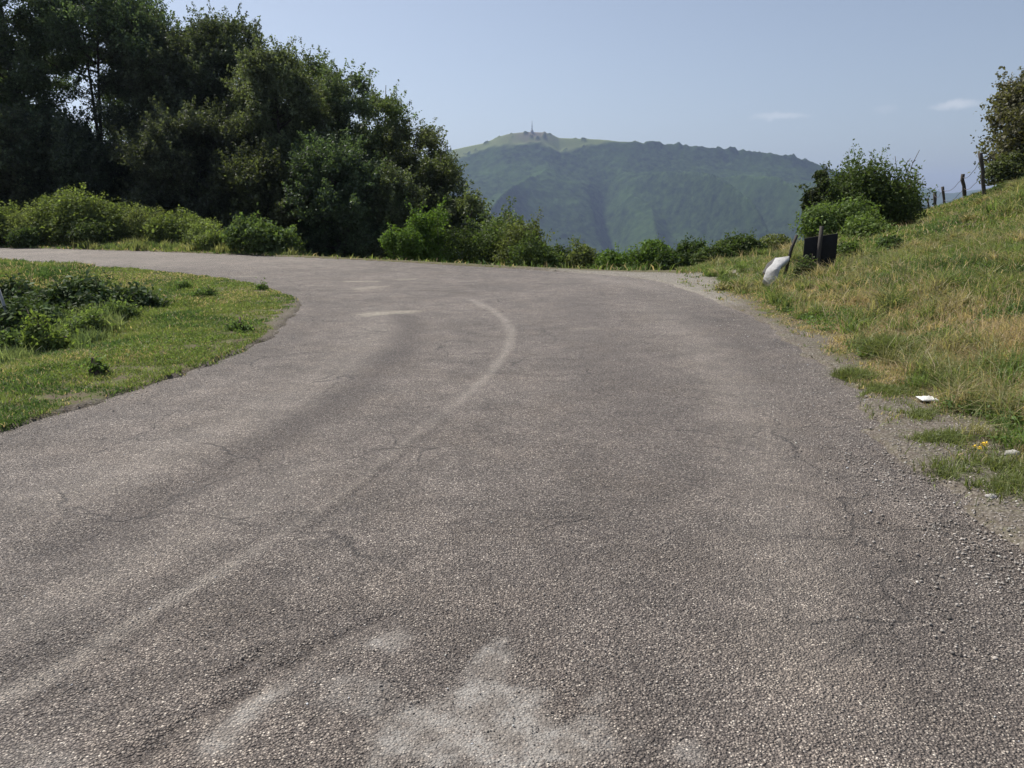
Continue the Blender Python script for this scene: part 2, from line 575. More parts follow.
dark = np.maximum(dark, 0.9 * brk * stroke([(130, 740), (180, 700), (240, 665), (330, 610)], 0.04, 0.03, 0.9, 0.2))
dark = np.maximum(dark, 0.9 * brk * stroke([(240, 690), (300, 668), (360, 650), (372, 640)], 0.02, 0.015, 0.9, 0.2))
dark = np.maximum(dark, 0.6 * brk * stroke([(0, 700), (60, 690), (120, 700), (190, 705)], 0.04, 0.03, 0.9, 0.2))
dark = np.maximum(dark, 0.7 * blob(205, 712, 0.10, 0.06))
dark = np.maximum(dark, 0.45 * blob(270, 625, 0.35, 0.14, 0.25))
dark = np.maximum(dark, 0.75 * stroke([(0, 572), (120, 520), (250, 452), (340, 400), (400, 352), (412, 325), (390, 306)], 0.16, 0.2, 0.9))
dark = np.maximum(dark, 0.55 * stroke([(300, 540), (345, 500), (400, 458), (440, 425)], 0.03, 0.03, 0.8))
dark = np.maximum(dark, 0.35 * stroke([(0, 690), (110, 640), (230, 600), (290, 560)], 0.12, 0.1, 1.0))
dark = np.maximum(dark, 0.35 * stroke([(560, 290), (600, 330), (620, 400), (600, 500), (540, 620), (440, 768)], 0.35, 0.5, 1.0))
dark = np.maximum(dark, 0.4 * blob(870, 440, 0.35, 0.5))
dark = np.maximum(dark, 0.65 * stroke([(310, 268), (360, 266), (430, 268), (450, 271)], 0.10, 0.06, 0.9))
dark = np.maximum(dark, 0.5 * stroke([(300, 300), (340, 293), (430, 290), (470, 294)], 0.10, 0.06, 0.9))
dark = np.maximum(dark, 0.30 * (1 - sstep(0.0, 0.35, np.abs(s + 0.25))))
light = np.maximum(light, 0.5 * (1 - sstep(0.3, 1.1, poly_sd(X, Y, gravel_poly) + 0.8 * (fbm(X, Y, 0.8, 3, 66) - 0.3))))
light = np.maximum(light, 0.30 * sstep(19, 23, Y) * (X < -4))
light = np.maximum(light, 0.34 * stroke([(-20, 520), (120, 470), (240, 420), (330, 372), (380, 330), (380, 300)], 0.22, 0.28, 1.0))
light = np.maximum(light, 0.30 * stroke([(-40, 650), (80, 590), (230, 520), (330, 455)], 0.12, 0.12, 1.0))
light = np.maximum(light, 0.30 * stroke([(840, 760), (800, 560), (760, 430), (700, 340), (640, 300)], 0.22, 0.35, 1.0))
dark = np.maximum(dark, 0.35 * stroke([(930, 768), (900, 600), (830, 450), (760, 360), (690, 310)], 0.20, 0.3, 1.0))
paint = np.maximum(paint, 0.9 * stroke([(356, 316), (385, 313), (425, 311)], 0.16, 0.14, 0.6, 0.15))
paint = np.maximum(paint, 0.7 * stroke([(342, 281.5), (362, 281), (382, 281)], 0.13, 0.12, 0.6, 0.1))
paint = np.maximum(paint, 0.6 * stroke([(352, 289), (372, 287), (384, 285.5)], 0.2, 0.15, 0.6, 0.1))
paint = np.maximum(paint, 0.5 * stroke([(395, 279.5), (420, 279)], 0.15, 0.15, 0.6, 0.2))
paint = np.maximum(paint, 0.35 * stroke([(568, 330), (602, 328)], 0.07, 0.07, 0.7, 0.25))
paint = np.maximum(paint, 0.4 * stroke([(232, 277), (262, 276)], 0.12, 0.12, 0.7, 0.25))
paint = np.maximum(paint, 0.4 * stroke([(46, 251.5), (82, 252)], 0.3, 0.3, 0.7, 0.25))
rz = road_z(X, Y) + 0.002 * dust - 0.016 * dark * (Y < 5) * (0.4 + 1.2 * fbm(X, Y, 0.08, 3, 72)) + 0.004 * (fbm(X, Y, 0.09, 2, 73) - 0.5) * (Y < 7)

m, t = new_mat('asphalt'); b = NB(t)
geo = b.n('ShaderNodeNewGeometry').outputs['Position']
warpn = b.n('ShaderNodeTexNoise'); warpn.inputs['Scale'].default_value = 60; b.l(geo, warpn.inputs['Vector'])
vm = b.n('ShaderNodeVectorMath', operation='MULTIPLY_ADD'); b.l(warpn.outputs['Color'], vm.inputs[0])
vm.inputs[1].default_value = (0.007, 0.007, 0.0); b.l(geo, vm.inputs[2])
flat = b.n('ShaderNodeVectorMath', operation='MULTIPLY'); b.l(vm.outputs[0], flat.inputs[0]); flat.inputs[1].default_value = (1, 1, 0.0)
P0 = flat.outputs[0]
v1 = b.voro(P0, 118)
v2 = b.voro(P0, 235)
sepc = b.n('ShaderNodeSeparateColor'); b.l(v1.outputs['Color'], sepc.inputs[0])
r1, r2 = sepc.outputs[0], sepc.outputs[1]
sepc2 = b.n('ShaderNodeSeparateColor'); b.l(v2.outputs['Color'], sepc2.inputs[0])
stone = b.ramp(r1, [(0.0, (0.062, 0.052, 0.049)), (0.35, (0.140, 0.120, 0.108)), (0.7, (0.225, 0.197, 0.176)), (0.94, (0.33, 0.295, 0.26)), (1.0, (0.52, 0.48, 0.43))])
small = b.ramp(sepc2.outputs[0], [(0.0, (0.045, 0.039, 0.037)), (0.6, (0.16, 0.138, 0.125)), (1.0, (0.36, 0.32, 0.285))])
gap = b.maprange(v1.outputs['Distance'], 0.34, 0.60)
col = b.mix(gap, stone, b.mix(0.7, small, (0.03, 0.026, 0.025)))
big = b.noise(geo, 0.55, 5, 0.6); med = b.noise(geo, 3.2, 5, 0.65); fine = b.noise(geo, 14, 4, 0.7)
col = b.mix(1.0, col, (1.49, 1.45, 1.36), 'MULTIPLY')
col = b.mix(1.0, col, b.ramp(big, [(0.3, 0.80), (0.7, 1.22)]), 'MULTIPLY')
col = b.mix(1.0, col, b.ramp(med, [(0.3, 0.72), (0.7, 1.25)]), 'MULTIPLY')
col = b.mix(1.0, col, b.ramp(fine, [(0.3, 0.86), (0.7, 1.14)]), 'MULTIPLY')
# reddish and bluish casts
col = b.mix(b.maprange(b.noise(geo, 1.3, 3), 0.45, 0.7, 0, 0.5), col, b.mix(1.0, col, (1.04, 1.0, 0.94), 'MULTIPLY'))
lt = b.math('MULTIPLY', b.attr('light').outputs['Fac'], b.maprange(b.math('ADD', b.math('MULTIPLY', fine, 0.5), b.math('MULTIPLY', r2, 0.5)), 0.32, 0.58, 0.08, 1.0))
lcol = b.mix(0.55, b.mix(1.0, col, (2.0, 1.95, 1.85), 'MULTIPLY'), (0.37, 0.34, 0.295))
col = b.mix(lt, col, lcol)
dk = b.math('MULTIPLY', b.attr('dark').outputs['Fac'], b.maprange(b.math('ADD', b.math('MULTIPLY', fine, 0.6), b.math('MULTIPLY', med, 0.4)), 0.36, 0.62, 0.1, 1.0))
col = b.mix(dk, col, b.mix(1.0, col, (0.30, 0.285, 0.29), 'MULTIPLY'))
ds = b.attr('dust').outputs['Fac']
ds = b.math('MULTIPLY', ds, 0.8)
pit = b.math('GREATER_THAN', b.math('ADD', r2, b.math('MULTIPLY', fine, 0.5)), 0.42)
dfac = b.math('MULTIPLY', ds, b.math('MULTIPLY', b.maprange(b.math('ADD', b.math('MULTIPLY', fine, 0.5), b.math('MULTIPLY', med, 0.5)), 0.36, 0.50, 0.35, 1.0), b.maprange(pit, 0, 1, 0.25, 1.0)))
dcol = b.mix(b.maprange(b.noise(geo, 8, 4), .38, .62), (0.20, 0.18, 0.155), (0.37, 0.352, 0.318))
col = b.mix(dfac, col, b.mix(0.15, dcol, col))
# cracks
cw = b.n('ShaderNodeTexNoise'); cw.inputs['Scale'].default_value = 2.0; cw.inputs['Detail'].default_value = 5; b.l(geo, cw.inputs['Vector'])
cvm = b.n('ShaderNodeVectorMath', operation='MULTIPLY_ADD'); b.l(cw.outputs['Color'], cvm.inputs[0]); cvm.inputs[1].default_value = (0.7, 0.7, 0.0); b.l(geo, cvm.inputs[2])
cv = b.n('ShaderNodeTexVoronoi', feature='DISTANCE_TO_EDGE'); cv.inputs['Scale'].default_value = 0.9; b.l(cvm.outputs[0], cv.inputs['Vector'])
cr = b.math('MULTIPLY', b.maprange(cv.outputs['Distance'], 0.0, 0.012, 1.0, 0.0), b.maprange(b.noise(geo, 0.8, 2), 0.46, 0.58))
col = b.mix(b.math('MULTIPLY', cr, 0.7), col, (0.03, 0.027, 0.025))
pt = b.math('MULTIPLY', b.attr('paint').outputs['Fac'], b.maprange(b.math('ADD', b.math('MULTIPLY', fine, 0.7), b.math('MULTIPLY', r2, 0.3)), 0.35, 0.6, 0.1, 1.0))
col = b.mix(pt, col, (0.46, 0.41, 0.32))
hh = b.math('SUBTRACT', b.math('ADD', b.math('MULTIPLY', b.math('SUBTRACT', 0.7, v1.outputs['Distance']), b.math('ADD', 0.5, r2)), b.math('MULTIPLY', sepc2.outputs[1], 0.15)), b.math('MULTIPLY', cr, 0.7))
hh = b.math('MULTIPLY', hh, b.math('SUBTRACT', 1.0, b.math('MULTIPLY', ds, 0.6)))
nrm = b.bump(hh, 1.0, 0.012)
nrm = b.bump(fine, 0.35, 0.012, nrm)
b.surf(col, b.maprange(r2, 0, 1, 0.55, 0.85), nrm, 0.35)
M_ASPH = m
road = mesh_np('road', np.stack([X, Y, rz], 1), F, M_ASPH, smooth=True, attrs={'light': light, 'dark': dark, 'paint': paint, 'dust': dust})
tag(road, kind='structure')

# ------------------------------------------------------------------ mountain across the valley
MD = 3000.0
sil = [(-200, 250), (100, 215), (300, 188), (400, 166), (440, 153), (452, 150), (470, 146), (485, 143), (498, 137), (508, 134), (520, 132.5), (532, 132), (545, 132.5), (552, 134.5),
       (559, 138), (575, 138.5), (600, 139.5), (630, 143), (650, 145), (680, 147), (700, 148.5), (735, 152), (765, 154), (790, 158), (810, 163), (830, 171), (860, 184), (900, 200), (960, 216), (1100, 235)]
silx = np.array([q[0] for q in sil], float)
silz = np.array([at(q[0], q[1], MD)[2] for q in sil])
silX = np.array([at(q[0], q[1], MD)[0] for q in sil])
mx_ = np.arange(-2000, 2300, 5.5)
tt = np.concatenate([np.linspace(0, 1, 190), np.linspace(1, 2.1, 60)[1:]])  # 0 at the foot, 1 ridge, beyond: the back
X, T = np.meshgrid(mx_, tt)
ZR = np.interp(X, silX, silz)
FOOT = -270.0
Dd = 2150 + 850 * T
prof = np.where(T <= 1, 0.12 * T + 0.88 * T ** 1.32, 1 - 0.55 * (T - 1) ** 1.4)
Z = FOOT + (ZR - FOOT) * prof
PXc = X / (Dd / FPX) + 512   # rough picture column


def spur(pts, wd, amp):
    """pts: (column, height share) of the crest of a spur running down the face"""
    hs_ = np.array([q[1] for q in pts])[::-1]; cs = np.array([q[0] for q in pts])[::-1]
    c = np.interp(T, hs_, cs)
    d = (PXc - c) / wd
    env = sstep(hs_[0] - 0.25, hs_[0] + 0.15, T) * (1 - sstep(0.35, 0.90, T)) ** 0.9
    return 1.8 * amp * (0.40 / (1 + (0.9 * d) ** 2) + 0.80 * np.exp(-np.abs(d) * 1.3)) * env


add = 0
for pts, wd, amp in (
    ([(560, .98), (545, .75), (515, .5), (480, .2), (460, 0)], 32, 70),
    ([(590, .98), (640, .72), (700, .45), (770, .05)], 24, 100),
    ([(655, .98), (700, .75), (770, .45), (850, .05)], 22, 92),
    ([(725, .98), (770, .75), (825, .5), (900, .05)], 22, 80),
    ([(790, .98), (830, .7), (890, .4), (960, .05)], 24, 60),
    ([(505, .95), (470, .7), (420, .4), (380, .1)], 28, 60),
    ([(600, .80), (648, .5), (655, .25), (665, 0)], 26, 34),
    ([(430, .95), (380, .6), (330, .2)], 34, 60),
):
    add = np.maximum(add, spur(pts, wd, amp))
gully = np.exp(-((PXc - np.interp(T, [0, .3, .6, .85], [630, 622, 605, 600])) / 13) ** 2) * (1 - sstep(.6, .9, T)) * 85
Z = Z + add - gully - 14 * sstep(0, .9, T) * (1 - sstep(.93, 1.0, T))
Z += 45 * (fbm(X, Dd, 260, 5, 200) - 0.5) * (1 - sstep(0.80, 0.98, T))
# grass on the top, woods below
gline = np.interp(X, [at(q, 200, MD)[0] for q in (400, 450, 500, 560, 600, 640, 700, 800)], [0.955, 0.955, 0.935, 0.945, 0.972, 0.99, 1.02, 1.05])
grassy = sstep(-0.012, 0.022, T - gline + 0.08 * (fbm(X, Dd, 90, 4, 301) - 0.5))
grassy = np.maximum(grassy, 0.0 * sstep(0.66, 0.74, fbm(X, Dd, 110, 3, 333)) * sstep(.55, .9, T) * (1 - sstep(.98, 1.02, T)) * (X > 150))
crown_n = fbm(X, Dd, 22, 4, 401, 0.65)
Z += (1 - grassy) * 13 * crown_n
PXr = X / MD * FPX + 512
Z += np.exp(-((T - 1.0) / 0.015) ** 2) * np.clip(fbm(X, Dd * 0, 22, 3, 409, 0.6) - 0.52, 0, 1) * 34 * sstep(578, 600, PXr)
shrub = sstep(0.66, 0.74, fbm(X, Dd, 24, 3, 411)) * grassy
Z += shrub * 5
bald = np.exp(-((X - at(532, 132, MD)[0]) / 75) ** 2) * sstep(0.93, 0.99, T)
Vm = np.stack([X.ravel(), Dd.ravel(), Z.ravel()], 1)
nx = len(mx_)
i = np.arange(len(tt) - 1)[:, None] * nx + np.arange(nx - 1)[None, :]
F = np.stack([i, i + 1, i + nx + 1, i + nx], -1).reshape(-1, 4)
m, t = new_mat('mountain_side'); b = NB(t)
geo = b.n('ShaderNodeNewGeometry').outputs['Position']
tree = b.mix(b.maprange(b.noise(geo, 0.05, 8, 0.75), 0.36, 0.64), (0.005, 0.011, 0.005), (0.050, 0.078, 0.028))
tree = b.mix(b.maprange(b.noise(geo, 0.006, 3), 0.45, 0.62, 0, 0.4), tree, (0.06, 0.10, 0.03))
grs = b.mix(b.noise(geo, 0.02, 6, 0.6), (0.13, 0.17, 0.055), (0.24, 0.26, 0.11))
grs = b.mix(b.math('MULTIPLY', b.attr('bald').outputs['Fac'], b.maprange(b.noise(geo, 0.03, 4), 0.3, 0.55)), grs, (0.20, 0.17, 0.13))
gf = b.math('SUBTRACT', b.attr('grassy').outputs['Fac'], b.attr('shrub').outputs['Fac'], clamp=True)
b.surf(b.mix(gf, tree, grs), 1.0, None, 0.0)
mountain = mesh_np('mountain', Vm, F, m, smooth=False, attrs={'grassy': grassy.ravel(), 'bald': bald.ravel(), 'shrub': shrub.ravel()})
tag(mountain, kind='structure')

# far blue hills on the right
for nm, D, prof_px, w in (('far_hills', 6400.0, [(300, 215), (600, 205), (800, 197), (880, 190), (905, 188), (925, 189), (940, 193), (955, 193.5), (975, 190.5), (1000, 189), (1040, 192), (1100, 186), (1300, 200)], 1500),):
    X, T = np.meshgrid(np.linspace(-2500, 7500, 340), np.linspace(-1, 1, 60))
    hx = np.array([at(q[0], q[1], D)[0] for q in prof_px]); hz = np.array([at(q[0], q[1], D)[2] for q in prof_px])
    ZR = np.interp(X, hx, hz)
    Yh = D + T * w
    Z = -290 + (ZR + 290) * (1 - np.abs(T) ** 1.3) + 90 * (fbm(X, Yh, 500, 5, 500) - 0.5) * (np.abs(T) ** 0.5) + 14 * fbm(X, Yh, 60, 3, 501)
    nx = X.shape[1]
    i = np.arange(X.shape[0] - 1)[:, None] * nx + np.arange(nx - 1)[None, :]
    F = np.stack([i, i + 1, i + nx + 1, i + nx], -1).reshape(-1, 4)
    m, t = new_mat('hill_woods'); b = NB(t)
    geo = b.n('ShaderNodeNewGeometry').outputs['Position']
    b.surf(b.mix(b.noise(geo, 0.01, 8, 0.7), (0.02, 0.04, 0.015), (0.08, 0.11, 0.04)), 1.0, None, 0.0)
    tag(mesh_np(nm, np.stack([X.ravel(), Yh.ravel(), Z.ravel()], 1), F, m), kind='structure')

#@@HAZE
# ------------------------------------------------------------------ haze over the valley
V = np.array([(x, y, z) for z in (-330, 420) for y in (-3300, 11600) for x in (-9500, 9500)], float)
Fh = [[0, 2, 3, 1], [4, 5, 7, 6], [0, 1, 5, 4], [2, 6, 7, 3], [0, 4, 6, 2], [1, 3, 7, 5]]
m, t = new_mat('haze_air'); b = NB(t)
pv = b.n('ShaderNodeVolumePrincipled')
pv.inputs['Density'].default_value = HAZE_DENSITY
pv.inputs['Color'].default_value = (*HAZE_COLOR, 1)
pv.inputs['Anisotropy'].default_value = 0.35
o = b.n('ShaderNodeOutputMaterial'); b.l(pv.outputs[0], o.inputs['Volume'])
tag(mesh_np('haze', V, np.array(Fh), m), kind='stuff')

# ------------------------------------------------------------------ foliage builders
def unit(v): return v / (np.linalg.norm(v, axis=-1, keepdims=True) + 1e-9)


def leaves(Cn, size, ncol, rg, up=0.5, aspect=0.55, nrm=None):
    """one bent diamond per centre. Cn (n,3), size (n,), ncol (n,3)"""
    n = len(Cn)
    nn = unit(rg.normal(size=(n, 3)) + np.array([0, 0, up]) + (0 if nrm is None else nrm))
    a = unit(np.cross(nn, rg.normal(size=(n, 3))))
    bb = np.cross(nn, a)
    sz = size[:, None]
    V = np.stack([Cn - a * sz, Cn + bb * sz * aspect + nn * sz * 0.15, Cn + a * sz, Cn - bb * sz * aspect + nn * sz * 0.15], 1).reshape(-1, 3)
    F = np.arange(n * 4).reshape(-1, 4)
    return V, F, np.repeat(ncol, 4, 0)


def leafcol(n, rg, c, var=0.3, yel=0.15):
    c = np.array(c)
    k = np.exp(rg.normal(0, var, (n, 1)))
    y = rg.random((n, 1)) * yel
    return np.clip(c * k * (1 - y) + np.array([0.16, 0.16, 0.03]) * y, 0, 0.6)


def build_tree(label, px, top, base_px_w, D, col, seed, group, nl=26, dens=1.0, clear=0.22, lean=0.0, leaf=0.058, trunk_r=0.16,
               name='deciduous_tree', x=None, shape=1.0, gap=0.0, nstem=1):
    """px, top: picture column and row of the crown's tip at distance D; base_px_w: crown width in pixels"""
    rg = np.random.default_rng(seed)
    P = at(px, top, D)
    X0, Y0 = P[0], D
    z0 = float(ground_h(np.array([X0]), np.array([Y0]))[0])
    H = P[2] - z0
    R = base_px_w / 2 * D / FPX
    root = empty(name, (X0, Y0, z0 - 0.05))
    mb = MB()
    tips = []; shoots = []
    k = 9
    for si in range(nstem):
        off = rg.normal(0, 0.35, 2) if nstem > 1 else np.zeros(2)
        zt = np.linspace(0, 1, k)
        bend = rg.normal(0, 0.25, 2)
        spread = (rg.normal(0, 0.5, 2) if nstem > 1 else np.zeros(2))
        tr = np.stack([off[0] + bend[0] * np.sin(zt * 3) * 0.6 + (lean + spread[0]) * zt, off[1] + bend[1] * np.sin(zt * 2.5) * 0.6 + spread[1] * zt, zt * H * 0.95], 1)
        mb.add(*tube(tr, trunk_r * (1 - zt * 0.88) * (0.75 if nstem > 1 else 1), 8))
        n_l = nl // nstem
        for i in range(n_l):
            f = clear + (0.97 - clear) * (i + rg.random()) / n_l
            az = i * 2.4 + rg.normal(0, 0.35) + si
            j = f * (k - 1); j0 = min(int(j), k - 2)
            st = tr[j0] * (1 - (j - j0)) + tr[j0 + 1] * (j - j0)
            # crown envelope: widest at ~45 %
            g = (f - clear) / (1 - clear)
            env = R * (math.sin(math.pi * min(1, (0.22 + 0.71 * g) ** shape)) ** 0.6) * rg.uniform(0.70, 1.12)
            env = max(env, 0.35)
            rise = env * rg.uniform(0.25, 0.75) * (0.5 + 0.9 * g)
            dirv = np.array([math.cos(az), math.sin(az), 0])
            q = np.linspace(0, 1, 6)[:, None]
            pts = st + dirv * env * q + np.array([0, 0, 1]) * rise * q ** 1.3 + rg.normal(0, 0.05, (6, 3)) * q * env * 0.6
            pts[:, 2] = np.minimum(pts[:, 2], H * (0.93 - 0.30 * np.clip((pts[:, 0] ** 2 + pts[:, 1] ** 2) / R ** 2, 0, 1.3)) * rg.uniform(0.96, 1.03))
            r0 = trunk_r * (1 - f * 0.85) * 0.42 + 0.01
            mb.add(*tube(pts, r0 * (1 - q[:, 0] * 0.85), 6))
            nsub = max(3, int(3.2 + env * 2.2))
            for s_ in range(nsub):
                u = rg.uniform(0.3, 1.0)
                a = pts[int(u * 5)]
                dv = unit(dirv * rg.uniform(0.2, 1) + rg.normal(0, 0.7, 3) + np.array([0, 0, 0.35]))
                ln = rg.uniform(0.25, 0.6) * (0.4 + env * 0.32)
                e = a + dv * ln
                e[2] = min(e[2], H * (0.95 - 0.30 * min(1.3, (e[0] ** 2 + e[1] ** 2) / R ** 2)))
                mb.add(*tube(np.stack([a, (a + e) / 2 + rg.normal(0, 0.04, 3), e]), [r0 * 0.35, r0 * 0.22, 0.006], 4))
                tips.append((a + (e - a) * 0.55, ln)); tips.append((e, ln))
                for _ in range(2):
                    dv2 = unit(dv * 0.6 + dirv * 0.3 + rg.normal(0, 0.45, 3) + np.array([0, 0, 0.75]))
                    shoots.append((e, dv2, rg.uniform(0.35, 1.0) * (0.6 + 0.2 * R)))
            tips.append((pts[-1], env * 0.3))
    mb.build('trunk', M_BARK, root, smooth=True)
    C_ = []; K_ = []
    for (p, ln) in tips:
        if gap and rg.random() < gap: continue
        r = rg.uniform(0.25, 0.5) * (0.7 + 0.25 * R / 2)
        n = int(dens * rg.uniform(40, 100) * (r / 0.45) ** 2 * (0.085 / leaf) ** 1.5)
        c = rg.normal(0, 1, (n, 3)) * np.array([r, r, r * 0.55]) * 0.55 + p
        c[:, 2] -= rg.random(n) ** 2 * 0.15
        C_.append(c)
        K_.append(np.full((n, 1), math.exp(rg.normal(0, 0.22))))
    for (p, dv, ln) in shoots:
        if gap and rg.random() < gap: continue
        n = int(dens * 22 * ln * (0.085 / leaf) ** 1.5)
        u = rg.random((n, 1)) ** 0.8
        c = p + dv * ln * u + rg.normal(0, 1, (n, 3)) * (0.03 + 0.11 * (1 - u))
        C_.append(c); K_.append(np.full((n, 1), math.exp(rg.normal(0.1, 0.2))))
    Cn = np.vstack(C_); K_ = np.vstack(K_)
    hi = sstep(0.5, 1.0, Cn[:, 2] / H)[:, None]
    colr = leafcol(len(Cn), rg, col, 0.28, 0.12) * K_ * rg.uniform(0.85, 1.35) * np.array([rg.uniform(0.9, 1.15), 1.0, rg.uniform(0.9, 1.3)])
    V, F, cc = leaves(Cn, leaf * np.exp(rg.normal(0, 0.25, len(Cn))), colr, rg)
    mesh_np('crown', V, F, M_TREE, col=cc, parent=root)
    tag(root, label, 'tree', group)
    return root


def build_bush(label, X0, Y0, w, d, h, col, seed, group=None, leaf=0.05, n=9000, name='shrub', cat='bush', mat=None, nb=10, z0=None,
               twigs=8, wild=0.3, sink=0.1, yel=0.15, up=0.5):
    """w, d, h: full width, depth and height in metres"""
    rg = np.random.default_rng(seed)
    if z0 is None: z0 = float(ground_h(np.array([X0]), np.array([Y0]))[0])
    root = empty(name, (X0, Y0, z0 - sink))
    # lobes
    lob = []
    for i in range(nb):
        a = rg.uniform(0, 2 * np.pi); rr = math.sqrt(rg.random()) * 0.62
        cx, cy = math.cos(a) * rr * w / 2, math.sin(a) * rr * d / 2
        top = h * (1 - 0.55 * rr ** 2) * rg.uniform(0.75, 1.0)
        rad = rg.uniform(0.28, 0.46) * min(w, d, h * 1.6) * 0.62
        cz = max(top - rad, rad * 0.3)
        lob.append((cx, cy, cz, rad))
    lob.append((0, 0, h * 0.35, min(w, d) * 0.36))
    mb = MB()
    Cs = []; Ns = []
    tot = sum(l[3] ** 2 for l in lob)
    tone = []
    for (cx, cy, cz, rad) in lob:
        base = np.array([cx * 0.3, cy * 0.3, 0]); e = np.array([cx, cy, cz])
        mid = (base + e) / 2 + rg.normal(0, 0.06, 3)
        mb.add(*tube(np.stack([base, mid, e]), [0.022, 0.015, 0.008], 6))
        m_ = int(n * rad ** 2 / tot)
        dirs = unit(rg.normal(size=(m_, 3)))
        rr = rad * (0.45 + 0.60 * rg.random(m_) ** 0.6)
        # sprays that stick out
        ph = np.sin(dirs @ rg.normal(0, 4, 3)) * 0.5 + np.sin(dirs @ rg.normal(0, 7, 3)) * 0.5
        rr = rr * (1 + wild * ph)
        c = dirs * rr[:, None] * np.array([1, 1, 0.85]) + e
        Cs.append(c); Ns.append(dirs * 0.7); tone.append(np.full((m_, 1), math.exp(rg.normal(0, 0.16))))
    # leading shoots
    for i in range(twigs):
        cx, cy, cz, rad = lob[rg.integers(len(lob))]
        st = np.array([cx, cy, cz])
        dv = unit(rg.normal(0, 0.55, 3) + np.array([0, 0, 1.0]))
        ln = rad + rg.uniform(0.15, 0.42) * h * 0.5
        q = np.linspace(0, 1, 5)[:, None]
        pts = st + dv * ln * q + rg.normal(0, 0.03, (5, 3)) * q
        mb.add(*tube(pts, [0.010, 0.008, 0.006, 0.005, 0.003], 4))
        m_ = int(18 + 30 * ln)
        t_ = rg.uniform(0.35, 1.0, m_)[:, None]
        Cs.append(st + dv * ln * t_ + rg.normal(0, 0.045 + leaf * 0.6, (m_, 3)))
        Ns.append(np.tile(dv * 0.1, (m_, 1))); tone.append(np.full((m_, 1), 1.15))
    Cn = np.vstack(Cs); Nn = np.vstack(Ns); tn = np.vstack(tone)
    kk = Cn[:, 2] > 0.0
    Cn, Nn, tn = Cn[kk], Nn[kk], tn[kk]
    mb.build('stem', M_TWIG, root, smooth=True)
    colr = leafcol(len(Cn), rg, col, 0.25, yel) * tn
    V, F, cc = leaves(Cn, leaf * np.exp(rg.normal(0, 0.25, len(Cn))), colr, rg, up=up, nrm=Nn)
    mesh_np('foliage', V, F, mat or M_BUSH, col=cc, parent=root)
    if label: tag(root, label, cat, group)
    return root


def bush_px(label, px, top, wpx, D, col, seed, depth=None, **k):
    P = at(px, top, D)
    z0 = float(ground_h(np.array([P[0]]), np.array([D]))[0])
    w = wpx * D / FPX
    return build_bush(label, P[0], D, w, depth or w * 0.8, P[2] - z0 + 0.1, col, seed, **k)


#@@TREES
# ------------------------------------------------------------------ trees on the left
G1 = 'trees in the wood left of the bend'
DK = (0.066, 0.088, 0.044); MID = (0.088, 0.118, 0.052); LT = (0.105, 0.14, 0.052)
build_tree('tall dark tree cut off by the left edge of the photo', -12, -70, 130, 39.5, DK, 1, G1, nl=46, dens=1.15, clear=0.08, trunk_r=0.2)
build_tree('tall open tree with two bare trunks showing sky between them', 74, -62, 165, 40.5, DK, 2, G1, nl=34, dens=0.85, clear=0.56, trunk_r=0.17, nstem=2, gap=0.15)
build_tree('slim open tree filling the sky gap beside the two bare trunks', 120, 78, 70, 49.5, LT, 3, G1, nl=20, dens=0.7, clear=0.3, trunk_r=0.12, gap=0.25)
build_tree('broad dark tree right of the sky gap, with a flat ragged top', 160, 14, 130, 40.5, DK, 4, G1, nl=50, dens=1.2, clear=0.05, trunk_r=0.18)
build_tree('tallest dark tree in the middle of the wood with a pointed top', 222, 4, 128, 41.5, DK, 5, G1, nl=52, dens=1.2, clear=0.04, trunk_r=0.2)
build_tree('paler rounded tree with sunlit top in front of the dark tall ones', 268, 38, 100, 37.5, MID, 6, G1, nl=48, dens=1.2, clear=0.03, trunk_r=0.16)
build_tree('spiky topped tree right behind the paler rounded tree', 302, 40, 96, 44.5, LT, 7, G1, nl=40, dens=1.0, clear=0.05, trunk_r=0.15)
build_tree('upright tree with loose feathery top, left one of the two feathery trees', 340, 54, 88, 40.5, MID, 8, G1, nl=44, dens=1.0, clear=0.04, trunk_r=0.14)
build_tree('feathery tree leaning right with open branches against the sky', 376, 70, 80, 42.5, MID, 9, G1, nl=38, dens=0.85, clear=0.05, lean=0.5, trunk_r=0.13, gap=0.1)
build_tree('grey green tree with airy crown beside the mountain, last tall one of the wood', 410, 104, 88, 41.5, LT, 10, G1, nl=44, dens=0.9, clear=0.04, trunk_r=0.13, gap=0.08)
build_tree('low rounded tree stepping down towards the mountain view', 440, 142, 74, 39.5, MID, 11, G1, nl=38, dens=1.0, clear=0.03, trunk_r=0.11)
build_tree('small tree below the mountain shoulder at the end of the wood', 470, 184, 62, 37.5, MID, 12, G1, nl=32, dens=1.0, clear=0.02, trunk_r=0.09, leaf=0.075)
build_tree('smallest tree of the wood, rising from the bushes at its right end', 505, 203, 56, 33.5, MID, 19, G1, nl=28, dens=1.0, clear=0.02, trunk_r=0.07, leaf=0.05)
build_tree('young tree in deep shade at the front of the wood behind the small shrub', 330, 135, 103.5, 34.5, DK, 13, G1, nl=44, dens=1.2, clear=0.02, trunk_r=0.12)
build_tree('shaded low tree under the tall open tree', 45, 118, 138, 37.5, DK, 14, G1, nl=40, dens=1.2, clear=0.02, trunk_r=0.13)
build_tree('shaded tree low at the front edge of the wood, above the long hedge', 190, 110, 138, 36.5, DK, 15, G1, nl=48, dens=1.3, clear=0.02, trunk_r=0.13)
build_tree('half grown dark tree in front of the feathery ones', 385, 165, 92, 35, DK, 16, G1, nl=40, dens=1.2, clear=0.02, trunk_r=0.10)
build_tree('dark young tree low in the wood under the paler rounded tree', 260, 150, 103.5, 35, DK, 17, G1, nl=40, dens=1.2, clear=0.02, trunk_r=0.10)
